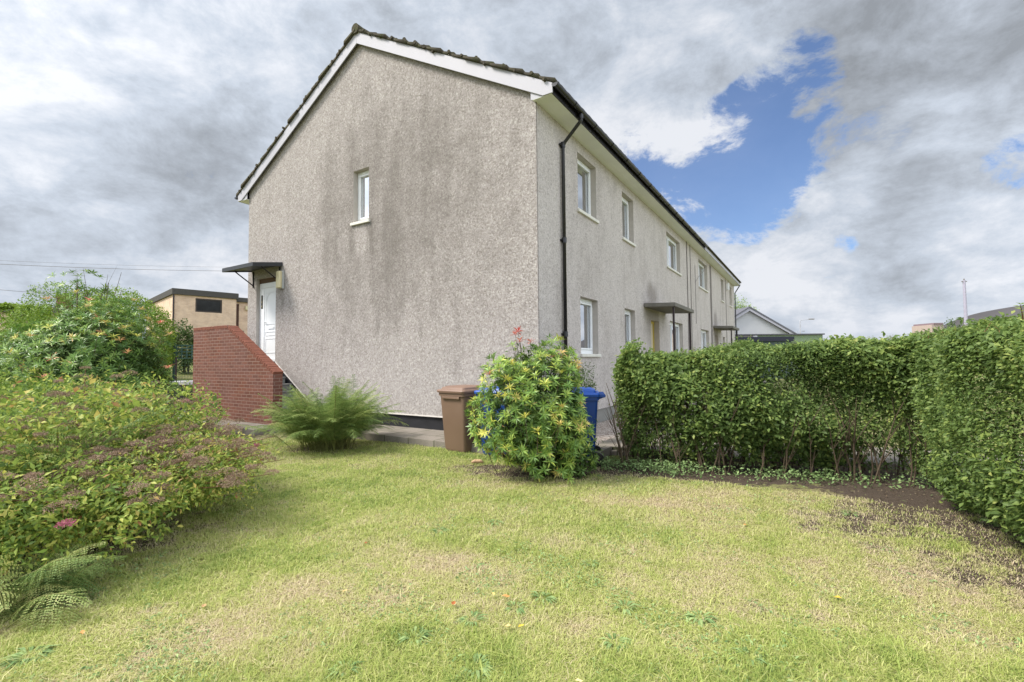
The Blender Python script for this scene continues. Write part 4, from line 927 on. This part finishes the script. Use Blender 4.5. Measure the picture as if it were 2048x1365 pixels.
rel(stems(fh, [(q0.x+(q1.x-q0.x)*i/12, q0.y+.5+(q1.y-q0.y)*i/12) for i in range(13)], 2.0, 4, M['bark'], .3, .03), fh)

# ------------------------------------------------------------------ left background built things
lw = MB(); a_, b_2 = at(330, 762, 13.2), at(396, 762, 13.6)
lwr = empty('garden_wall', (a_.x, a_.y, 0), math.atan2(b_2.y-a_.y, b_2.x-a_.x), 'low dark garden wall with white capping left of the brick parapet', 'wall')
MB().box(-1.4, 0, 0, 1.1, .22, .86).build('masonry', plain('dark_block', (.07, .06, .065), .9, .2, .3, 6, bump=.4), lwr); MB().box(-1.42, -.03, .862, 1.12, .25, .97).build('capping', M['white_cap'], lwr, bevel=.01)
# green trellis and wire fence
tf = at(352, 715, 17.5); tr_ = empty('trellis_fence', (tf.x, tf.y, 0), .35, 'green diamond trellis panel beside the brick parapet', 'fence')
tm = MB(); zt, zb = at(370, 691, 17.6).z, at(370, 717, 17.6).z
for i in range(12): tm.box(i*.16, 0, zb, i*.16+.035, .02, zt)
for i in range(5): z_ = zb+(zt-zb)*i/4; tm.box(-.05, .022, z_-.018, 1.9, .04, z_+.018)
tm.build('lattice', plain('green_paint', (.07, .13, .115), .7, .2, .15), tr_)
gpm = plain('green_post', (.05, .09, .08), .7, .2, .15)
for xx in (-.1, 1.85): MB().box(xx, -.03, .2, xx+.07, .05, zt+.08).build('post', gpm, tr_)
wf = at(352, 735, 16.6); wfe = empty('wire_fence', (wf.x, wf.y, 0), .35, 'thin wire mesh fence in front of the small back lawn', 'fence')
wm_ = MB(); za, zb2 = .75, at(370, 717, 16.6).z
for i in range(26): wm_.tube([(i*.09, 0, za), (i*.09, 0, zb2)], .004, 4)
for i in range(8): z_ = za+(zb2-za)*i/7; wm_.tube([(0, 0, z_), (2.3, 0, z_)], .004, 4)
wm_.build('mesh', plain('wire_green', (.10, .16, .10), .6, .3, .1), wfe); MB().tube([(0, 0, .3), (0, 0, zb2+.05)], .03, 8).build('post', M['metal_dark'], wfe)

# beige outbuilding
c0 = at(348, 577, 30); c1 = at(473, 588, 32.6)
ang = math.atan2(c1.y-c0.y, c1.x-c0.x); Lb = math.hypot(c1.x-c0.x, c1.y-c0.y)
ob = empty('brick_outbuilding', (c0.x, c0.y, 0), ang, 'beige brick flat roofed building with dark fascia and one long dark window', 'building')
zt = (c0.z+c1.z)/2; gz = 2.4
wx0, wx1 = 1.18, 2.72; wz0 = zt-1.42; wz1 = zt-.52
wl = panel('y', 0, [0, Lb], [(wx0, wx1, wz0, wz1)], lambda a: gz, lambda a: zt-.38, 0)
wl.quad((0, 0, gz), (0, 9, gz), (0, 9, zt-.38), (0, 0, zt-.38)); wl.quad((Lb, 0, gz), (Lb, 9, gz), (Lb, 9, zt-.38), (Lb, 0, zt-.38)); wl.quad((0, 9, gz), (Lb, 9, gz), (Lb, 9, zt-.38), (0, 9, zt-.38))
wl.build('wall', M['beige_brick'], ob)
MB().box(-.12, -.15, zt-.38, Lb+.1, 9.1, zt).build('roof', plain('fascia_grey', (.075, .07, .065), .8, .2, .2), ob, bevel=.01)
wf_ = MB(); wf_.box(wx0+.002, .02, wz0+.002, wx1-.002, .1, wz0+.09); wf_.box(wx0+.002, .02, wz1-.09, wx1-.002, .1, wz1-.002); wf_.box(wx0+.002, .02, wz0+.09, wx0+.09, .1, wz1-.09); wf_.box(wx1-.09, .02, wz0+.09, wx1-.002, .1, wz1-.09)
wo = wf_.build('window', plain('brown_frame', (.05, .04, .035), .6, .3, .2), ob); MB().box(wx0+.09, .07, wz0+.09, wx1-.09, .075, wz1-.09).build('pane', M['dark_glass'], wo)
MB().tube([(-.02, -.05, zt-.4), (-.02, -.05, gz)], .05, 8).build('downpipe', M['metal_dark'], ob)
# second lower block behind right
o2 = empty('brick_outbuilding', (c1.x, c1.y, 0), ang, 'lower beige brick annexe with brown door and square lamp beside the house corner', 'building')
zt2 = at(480, 595, 33).z
wl = panel('y', .6, [.0, 5], [(.02, .34, gz, zt2-.45)], lambda a: gz, lambda a: zt2-.3, 0); wl.build('wall', M['beige_brick'], o2)
MB().box(.02, .40, zt2-.3, 5.1, 6, zt2).build('roof', plain('fascia_grey2', (.085, .08, .075), .8, .2, .2), o2)
MB().box(.0, .66, gz, .36, .7, zt2-.4).build('door', plain('brown_door', (.10, .055, .045), .7, .2, .2), o2)
MB().box(.72, .44, zt2-.85, .98, .6, zt2-.55).build('lamp', M['lamp'], o2, bevel=.03)

# far-left house roof and chimney
fl = at(-40, 604, 40); fr_ = at(82, 613, 40); frt = empty('distant_house', (fl.x, fl.y, 0), 0, 'distant house with dark low roof and red brick chimney at the left edge', 'house')
m_ = MB(); wdt = fr_.x-fl.x; m_.prism([(0, 0, fl.z), (wdt+1.6, 0, fr_.z-.1), (wdt+2.4, 0, fr_.z-.7), (-1, 0, fl.z-.7)], (0, 6, 0)); m_.build('roof', plain('far_roof', (.11, .10, .105), .9, .2, .2), frt)
MB().box(-.5, .3, 1, wdt+2, 5.7, fl.z-.75).build('wall', M['beige_brick'], frt)
ch = at(99, 587, 40); cz = ch.z; cx_ = ch.x-fl.x
chm = MB(); chm.box(cx_-.38, 1, fl.z-1.5, cx_+.38, 1.8, cz); chm.box(cx_-.44, .94, cz-.3, cx_+.44, 1.86, cz-.15); chm.tube([(cx_, 1.4, cz), (cx_, 1.4, cz+.25)], .15, 8); chm.build('chimney', M['brick'], frt)
# overhead wires
for i, (p, q, Y0, Y1, lb) in enumerate((((-200, 519, 26), (500, 543, 40), 0, 0, 'overhead wire crossing the left sky and ending at the black door canopy'), ((-200, 512, 30), (470, 535, 46), 0, 0, 'faint uppermost overhead wire in the left sky'), ((-200, 556, 26), (120, 588, 44), 0, 0, 'lowest overhead wire running towards the chimney'))):
    a = at(*p); b = at(*q); pts = [a.lerp(b, k/12)-Vector((0, 0, .5*math.sin(math.pi*k/12)*.3)) for k in range(13)]
    if i != 2: pts += [pts[-1]+(pts[-1]-pts[-2])*k for k in range(1, 6)]
    ww = MB().tube(pts, (.014, .008, .014)[i], 5).build('overhead_wire', M['cable']); tag(ww, lb, 'wire', 'overhead wires')

# ------------------------------------------------------------------ right background
a = at(1496, 614, 45); e = at(1590, 668, 45); hw = e.x-a.x
wb = empty('white_hall', (a.x, a.y, 0), 0, 'pale grey clad building with shallow gable roof and white bargeboards beyond the flats', 'building')
k_ = (a.z-e.z)/hw
MB().prism([(-hw+.3, 0, -.1), (hw-.3, 0, -.1), (hw-.3, 0, e.z-.2), (0, 0, a.z-.25), (-hw+.3, 0, e.z-.2)], (0, 14, 0)).build('wall', plain('grey_cladding', (.50, .50, .50), .8, .2, .04, 2), wb)
for sg in (-1, 1):
    MB().prism([(0, -.3, a.z-.14), (sg*hw, -.3, e.z-.14), (sg*hw, -.3, e.z-.36), (0, -.3, a.z-.40)], (0, .12, 0)).build('bargeboard', M['wood_white'], wb)
    MB().prism([(0, -.35, a.z), (sg*(hw+.1), -.35, e.z-.06), (sg*(hw+.1), -.35, e.z-.2), (0, -.35, a.z-.135)], (0, 14.6, 0)).build('roof', plain('slate_roof', (.13, .13, .15), .8, .2, .1), wb)
tb = at(1484, 598, 52); 
def tree(loc, h, r, n, seed, label, m, size=.16):
    e_ = empty('tree', loc, 0, label, 'tree'); g_ = random.Random(seed); b = MB()
    b.tube([(0, 0, -.1), (.05, 0, h*.3), (0, .05, h*.6), (.05, 0, h*.85)], [.16, .12, .08, .03], 7)
    for i in range(9):
        a0 = g_.uniform(0, 6.28); z_ = h*g_.uniform(.3, .7); b.tube([(0, 0, z_), (math.cos(a0)*r*.4, math.sin(a0)*r*.4, z_+h*.12), (math.cos(a0)*r*.8, math.sin(a0)*r*.8, z_+h*.2)], [.05, .035, .01], 5)
    b.build('trunk', M['bark'], e_); bush(e_, (0, 0, h*.66), (r, r, h*.36), n, size, m, seed, .5, .25, .2, .0, 'crown', zmin=.5); return e_
tree((tb.x-.6, tb.y, 0), tb.z, 1.8, 9000, 3, 'green tree showing between the flats and the pale gabled hall', M['bright'])
g0 = at(1470, 672, 38); g1 = at(1645, 666, 38)
ga_ = empty('garage_block', (g0.x, g0.y, 0), 0, 'flat roofed garage block with long pale green fascia', 'building'); gw = g1.x-g0.x; gz_ = (g0.z+g1.z)/2
MB().box(-4, .2, -.1, gw-.1, 6, gz_-.75).build('wall', plain('garage_green', (.16, .20, .13), .8, .2, .1), ga_)
MB().box(1.8, 0, gz_-.62, gw, 6.2, gz_-.07).build('fascia', plain('fascia_green', (.20, .26, .16), .7, .2, .08), ga_); MB().box(-4, .0, gz_-.62, 1.45, 6.2, gz_-.07).build('fascia', plain('fascia_beige', (.33, .30, .25), .8, .2, .08), ga_)
MB().box(1.46, -.02, gz_-.6, 1.79, 6.2, gz_-.08).build('fascia', M['white_cap'], ga_)
MB().box(-4.1, -.1, gz_-.07, gw+.12, 6.3, gz_+.03).build('roof', plain('garage_roof', (.09, .09, .10), .8, .2, .1), ga_)
MB().box(-4, -.12, gz_-.80, gw+.3, .195, gz_-.64).build('ledge', plain('ledge_grey', (.13, .15, .12), .8, .2, .1), ga_)
h0 = at(1475, 677, 33); h1 = at(1588, 674, 33); nv = empty('lockup_garage', (h0.x, h0.y, 0), 0, 'dark navy lock-up garage in front of the green fascia', 'garage')
MB().box(-3, .1, -.1, h1.x-h0.x-.15, 4.5, h1.z-.3).build('wall', plain('garage_wall_dark', (.09, .12, .12), .8, .2, .1), nv); MB().box(-3, -.05, h1.z-.3, h1.x-h0.x, 4.6, h1.z+.02).build('roof', plain('navy', (.022, .024, .04), .6, .3, .1), nv, bevel=.01)
def lamp_post(px, py, Y, arm, label, r=.06):
    t_ = at(px, py, Y); e_ = empty('street_lamp', (t_.x, t_.y, 0), 0, label, 'street lamp'); MB().tube([(0, 0, 0), (0, 0, t_.z-.1), (.03, 0, t_.z)], [r*1.4, r, r*.8], 8).build('pole', M['grey_metal'], e_)
    MB().tube([(0, 0, t_.z-.03), (arm*.6, 0, t_.z+.1), (arm, 0, t_.z+.13)], r*.6, 6).build('arm', M['grey_metal'], e_); MB().box(arm-.35, -.12, t_.z+.08, arm+.35, .12, t_.z+.2).build('lantern', M['cable'], e_, bevel=.03)
lamp_post(1600, 641, 62, 1.5, 'thin street lamp with a right hand arm above the garages'); lamp_post(1592, 664, 125, 2.0, 'tiny distant street lamp low over the garage roof', .07)
t_ = at(1928, 561, 42); tp_ = empty('utility_pole', (t_.x, t_.y, 0), 0, 'tall pale utility pole with small crosshead over the right hedge', 'pole')
MB().tube([(0, 0, 0), (0, 0, t_.z)], [.17, .10], 10).build('pole', plain('pale_pole', (.36, .34, .42), .7, .2, .06), tp_)
cb = MB(); cb.tube([(-.22, 0, t_.z-.12), (.24, 0, t_.z-.10)], .045, 6); cb.tube([(0, 0, t_.z), (0, 0, t_.z+.14)], .05, 6); cb.build('crosshead', M['cable'], tp_)
# hill behind the hedge
hc = at(1985, 625, 150); V_ = []; n_ = 40
xs_ = np.linspace(-1, 1, n_); Xh, Yh = np.meshgrid(xs_, xs_); rr2 = np.sqrt(Xh**2+Yh**2)
Zh = (hc.z+3)*np.clip(1-rr2**1.9, 0, 1)+.6*np.sin(Xh*9)*np.cos(Yh*7)*np.clip(1-rr2, 0, 1)
Vh = np.stack([hc.x+12+Xh*38, hc.y+Yh*40, Zh-.5], -1).reshape(-1, 3); i = (np.arange(n_-1)[:, None]*n_+np.arange(n_-1)[None]).ravel()
hill = mesh_np('hill', Vh, np.stack([i, i+1, i+n_+1, i+n_], 1), plain('heath', (.085, .08, .082), .95, .1, .25, .1), smooth=True); tag(hill, kind='structure')
pk = at(1875, 648, 80); pkh = empty('distant_house', (pk.x, pk.y, 0), 0, 'tiny pinkish house just above the hedge top left of the utility pole', 'house')
MB().box(-1.0, 0, 0, 1.0, 4, pk.z-.15).build('wall', plain('pink_render', (.40, .32, .29), .9, .1, .05), pkh); MB().box(-.7, -.1, pk.z-.15, .9, 4, pk.z+.15).build('roof', plain('pink_roof', (.22, .16, .18), .9, .1, .05), pkh)
simple_bush('bush', 1905, 641, 660, 34, 60, 2500, .2, M['darkleaf'], 'dark distant bush beside the tiny pinkish house', 'bush', 91, .1)

# ------------------------------------------------------------------ lawn grass
g = np.random.default_rng(99)
def sample(n, y0, y1, pw):
    q = g.random(n); y = y0*(y1/y0)**(q**pw); x = y*g.uniform(-1.22, 1.22, n); return x, y
x1, y1_ = sample(900000, 1.7, 9.2, 1.0); 
so = np.clip(blobs_np(SOIL, x1, y1_), 0, 1.2); stw = np.clip(blobs_np(STRAW, x1, y1_), 0, 1)
ptch = .5+.22*np.sin(x1*2.1+np.sin(y1_*1.7)*1.5)*np.sin(y1_*2.6+np.sin(x1*1.3)*2)+.16*np.sin(x1*6.3+y1_*2.2)*np.sin(y1_*7.1-x1*3.1)+.14*np.sin(x1*17+y1_*5+2*np.sin(x1*7))*np.sin(y1_*15-x1*8+2*np.sin(y1_*9))+.12*np.sin(x1*37+y1_*21)*np.sin(y1_*41-x1*18+3*np.sin(x1*11))
# keep off path, out of the house
lx = (x1-HC.x)*(-d2.x)+(y1_-HC.y)*(-d2.y); ly = (x1-HC.x)*d1.x+(y1_-HC.y)*d1.y
ed = .05*np.sin(lx*5)+.03*np.sin(lx*13)+g.normal(0, .03, len(lx))
onp = (ly > np.where(lx < -5.6, -1.78, -.99)+ed*.6)
ppx, ppy = x1-1.5, y1_-8.0; ca, sa_ = math.cos(.3), math.sin(.3); qx, qy = ppx*ca-ppy*sa_, ppx*sa_+ppy*ca
onp2 = (qx > .15) & (np.abs(qy) < .68)
sn = so+.35*(np.sin(x1*9+y1_*4)*np.sin(y1_*11-x1*5))+.25*np.sin(x1*23)*np.sin(y1_*19+x1*7)
keep = ~onp & ~onp2 & (g.random(len(x1)) > np.clip((sn-.42)*1.1, 0, .82)) & (x1 < 5.4)
x1, y1_, stw, ptch, sn = x1[keep], y1_[keep], stw[keep], ptch[keep], sn[keep]; n = len(x1)
hh = (.009+.014*g.random(n))*(1+.6*np.clip(ptch-.5, -.3, .5))*np.where(stw > .4, .8, 1)
hh = hh*np.where(g.random(n) < .03, 2.0, 1)*np.clip(1.6-np.clip(sn, 0, 1.0)*.6, .8, 1.6)
wd = .0014+.0014*g.random(n)+y1_*.00042+.004*(g.random(n) < .05)
az = g.random(n)*6.283; lean = g.uniform(.2, 1.5, n); flat = (g.random(n) < np.where(stw > .35, .65, .38))
lean = np.where(flat, g.uniform(1.2, 3.4, n), lean)
z0 = ground_h(x1, y1_)
base_ = np.stack([x1, y1_, z0], 1); dx = np.stack([np.cos(az), np.sin(az), np.zeros(n)], 1); px_ = np.stack([-np.sin(az), np.cos(az), np.zeros(n)], 1)
mid = base_+np.array([0, 0, 1.])*(hh*.6)[:, None]+dx*(hh*lean*.25)[:, None]; tip = base_+np.array([0, 0, 1.])*(hh*np.where(flat, .35, 1.0))[:, None]+dx*(hh*lean)[:, None]
Vb = np.stack([base_-px_*wd[:, None]/2, base_+px_*wd[:, None]/2, mid+px_*wd[:, None]*.42, tip, mid-px_*wd[:, None]*.42], 1).reshape(-1, 3)
k5 = np.arange(n)[:, None]*5; 
Tq = np.concatenate([k5+np.array([[0, 1, 2]]), k5+np.array([[0, 2, 4]]), k5+np.array([[4, 2, 3]])], 0)
hue = np.clip(.385+.42*(.5-ptch)*1.3+.16*stw+g.normal(0, .12, n)+np.where(flat, .10, 0)+.45*np.clip(sn-.2, 0, .8)*(g.random(n) < .7), 0, 1)
grass = mesh_np('grass', Vb, Tq, M['blade'], None, np.repeat(hue, 5), tri=True); tag(grass, 'short patchy lawn grass, green with dry straw coloured areas', 'grass', kind='stuff')
# clover and other broad leaves matted into the turf
n = 60000; xc, yc = sample(n, 1.8, 8.6, 1.0); pc = np.sin(xc*3.3+1)*np.sin(yc*4.1+xc)+np.sin(xc*9+yc*7)*.5+np.sin(xc*21)*np.sin(yc*17)*.4
lx = (xc-HC.x)*(-d2.x)+(yc-HC.y)*(-d2.y); ly = (xc-HC.x)*d1.x+(yc-HC.y)*d1.y
kp = (pc > .25) & (ly < np.where(lx < -5.6, -1.85, -1.1)) & (xc < 5) & (blobs_np(SOIL, xc, yc) < .5) & (g.random(n) < .8); xc, yc = xc[kp], yc[kp]; n = len(xc)
cpos = np.stack([xc, yc, .008+.016*g.random(n)], 1); nn = unit(g.normal(0, .45, (n, 3))+np.array([0, 0, 1]))
Vv, Qq = leaf_np(cpos, np.cross(nn, rdir(n)), nn, g.uniform(.012, .034, n), g.uniform(.006, .014, n))
tag(mesh_np('clover', Vv, Qq, M['weed'], None, np.repeat(g.random(n), 5)), 'clover and small broad leaves matted into the lawn', 'clover', kind='stuff')
# dead leaves and twigs lying on the bare soil
n = 26000; xl, yl = g.uniform(-5, 5.2, n), g.uniform(2.2, 7.2, n); kp = g.random(n) < np.clip(blobs_np(SOIL, xl, yl)-.2, 0, .9); xl, yl = xl[kp], yl[kp]; n = len(xl)
nn = unit(g.normal(0, .5, (n, 3))+np.array([0, 0, 1])); long_ = g.random(n) < .35
Vv, Qq = leaf_np(np.stack([xl, yl, g.uniform(.004, .016, n)], 1), np.cross(nn, rdir(n)), nn, np.where(long_, g.uniform(.03, .09, n), g.uniform(.008, .03, n)), np.where(long_, .003, g.uniform(.006, .016, n)))
lit_ = leafmat('soil_litter', [(0, (.04, .028, .02)), (.4, (.10, .07, .05)), (.75, (.24, .18, .12)), (.9, (.36, .30, .2)), (1, (.14, .22, .06))], .9, .1, .1, patch=0)
tag(mesh_np('leaf_litter', Vv, Qq, lit_, None, np.repeat(g.random(n), 5)), 'dead leaves and twigs on the bare soil beside the hedges and bushes', 'leaf litter', kind='stuff')
# weeds in the lawn
def weed(x, y, r, seed, label, n=16):
    r *= .8; n = int(n*1.6)
    e_ = empty('lawn_weed', (x, y, 0), 0, label, 'weed', 'broad leaved weeds growing in the lawn'); g_ = np.random.default_rng(seed)
    a = g_.random(n)*6.28; el = g_.uniform(.05, .4, n); d = np.stack([np.cos(a)*np.cos(el), np.sin(a)*np.cos(el), np.sin(el)], 1)
    c_ = np.stack([np.cos(a)*.02, np.sin(a)*.02, np.full(n, .015)], 1); nn = unit(np.array([0, 0, 1.])-d*np.sin(el)[:, None]); sz = r*g_.uniform(.6, 1.1, n)
    Vv, Qq = leaf_np(c_, d, nn, sz, sz*.17, .35); mesh_np('leaves', Vv, Qq, M['weed'], e_, np.repeat(g_.random(n), 5))
wl_ = [((60, 1318), .13, 'light green leafy weed in the lower left corner of the lawn', 34), ((880, 1065), .11, 'weed rosette in the middle of the lawn, just above the dry patch', 18), ((990, 1048), .10, 'weed rosette right of the one in mid lawn', 16), ((660, 1120), .09, 'weed rosette left of the dry straw patch', 18),
       ((945, 1245), .10, 'weed rosette below the orange fallen leaf', 18), ((1085, 1200), .10, 'weed rosette by the yellow fallen leaf', 16), ((1030, 1220), .09, 'weed rosette beneath the yellow fallen leaf', 16), ((830, 1280), .11, 'weed rosette near the bottom, left of centre', 20), ((950, 1340), .13, 'large weed rosette at the bottom centre edge', 22),
       ((1250, 1220), .10, 'weed rosette right of centre in the lower lawn', 16), ((1400, 1240), .11, 'weed rosette in lower right lawn before the bare soil', 18), ((690, 1345), .1, 'weed rosette at the bottom edge left of centre', 16), ((1700, 1030), .1, 'weed tuft standing in the dark soil below the hedge', 14), ((1500, 1320), .1, 'weed rosette near the bottom right', 16), ((1180, 1130), .08, 'small weed rosette in green grass right of centre', 12), ((1230, 1290), .11, 'weed rosette low right of centre among green grass', 16)]
for i, (p, r, lb, nn_) in enumerate(wl_):
    q = gnd(*p); weed(q.x, q.y, r, 200+i, lb, nn_)
# ground cover along the hedge foot
gc = empty('x', (0, 0, 0)); bpy.data.objects.remove(gc)
n = 4200; u = g.random(n)**1.7; xx = 1.2+u*3.7; yy = 6.45-u*1.25+g.normal(0, .16, n)+.05; kp = g.random(n) < .35+.65*(np.sin(xx*4)*.5+.5); xx, yy = xx[kp], yy[kp]; n = len(xx)
c = np.stack([xx, yy, g.uniform(.01, .13, n)], 1); nn = unit(g.normal(0, .5, (n, 3))+np.array([0, 0, 1])); Vv, Qq = leaf_np(c, np.cross(nn, rdir(n)), nn, g.uniform(.02, .055, n), g.uniform(.012, .03, n))
tag(mesh_np('ground_cover', Vv, Qq, M['weed'], None, np.repeat(g.random(n)*.8, 5)), 'low leafy weeds creeping along the foot of the hedge', 'ground cover', kind='stuff')
# fallen leaves
fl_ = [((907, 1207), 'rust brown fallen leaf in mid lawn left of centre', (.36, .12, .04)), ((987, 1188), 'pale yellow fallen leaf right of the rust brown one', (.62, .48, .16)), ((1012, 1193), 'small orange fallen leaf beside the pale yellow leaf', (.55, .24, .08)), ((1016, 1252), 'cream fallen leaf near bottom centre', (.66, .50, .2)), ((1042, 1252), 'bright yellow fallen leaf near bottom centre', (.66, .46, .06)),
       ((732, 1086), 'brown curled fallen leaf left of centre lawn', (.34, .15, .06)), ((408, 1212), 'tan fallen leaf in the shade of the spiraea, lower', (.45, .28, .14)), ((690, 1182), 'yellowish fallen leaf on the dry patch', (.6, .45, .2)), ((1158, 1362), 'pale fallen leaf on the bottom edge', (.66, .52, .25)), ((165, 1265), 'orange fallen leaf in shade at the lower left', (.55, .28, .1)), ((1675, 1195), 'orange yellow fallen leaf in lower right lawn', (.62, .40, .05)), ((1490, 1050), 'small orange leaf by the soil edge', (.5, .25, .08))]
for i, (p, lb, c_) in enumerate(fl_):
    q = gnd(*p, .035); mm = plain('fallen_leaf_%d' % i, c_, .7, .2, .12, 30); m_ = MB(); g_ = random.Random(i); s_ = .013+.008*g_.random(); a = g_.uniform(0, 6.28)
    o_ = [(1.3, 0, .25), (.5, .55, .1), (-.4, .65, .3), (-1.0, .2, .1), (-1.3, 0, 0), (-1.0, -.25, .1), (-.3, -.7, .35), (.6, -.5, .05)]
    m_.add([(0, 0, 0)]+[((x*math.cos(a)-y*math.sin(a))*s_, (x*math.sin(a)+y*math.cos(a))*s_, z*s_) for x, y, z in o_], [(0, k+1, (k+1) % 8+1) for k in range(8)])
    tag(m_.build('fallen_leaf', mm, None, loc=q), lb, 'leaf', 'fallen leaves on the lawn')
q = gnd(950, 927, .02); bm2 = MB(); 
for k_ in range(3): bm2.tube([(k_*.035-.05, g.normal(0, .01), .015), (k_*.035, .01, .03), (k_*.035+.05, 0, .012)], [.014, .028, .012], 8)
tag(bm2.build('stone', plain('pale_stone', (.5, .33, .2), .8, .2, .1, 20), None, smooth=True, loc=q), 'small pale orange stone on the bare soil left of the pieris', 'stone')
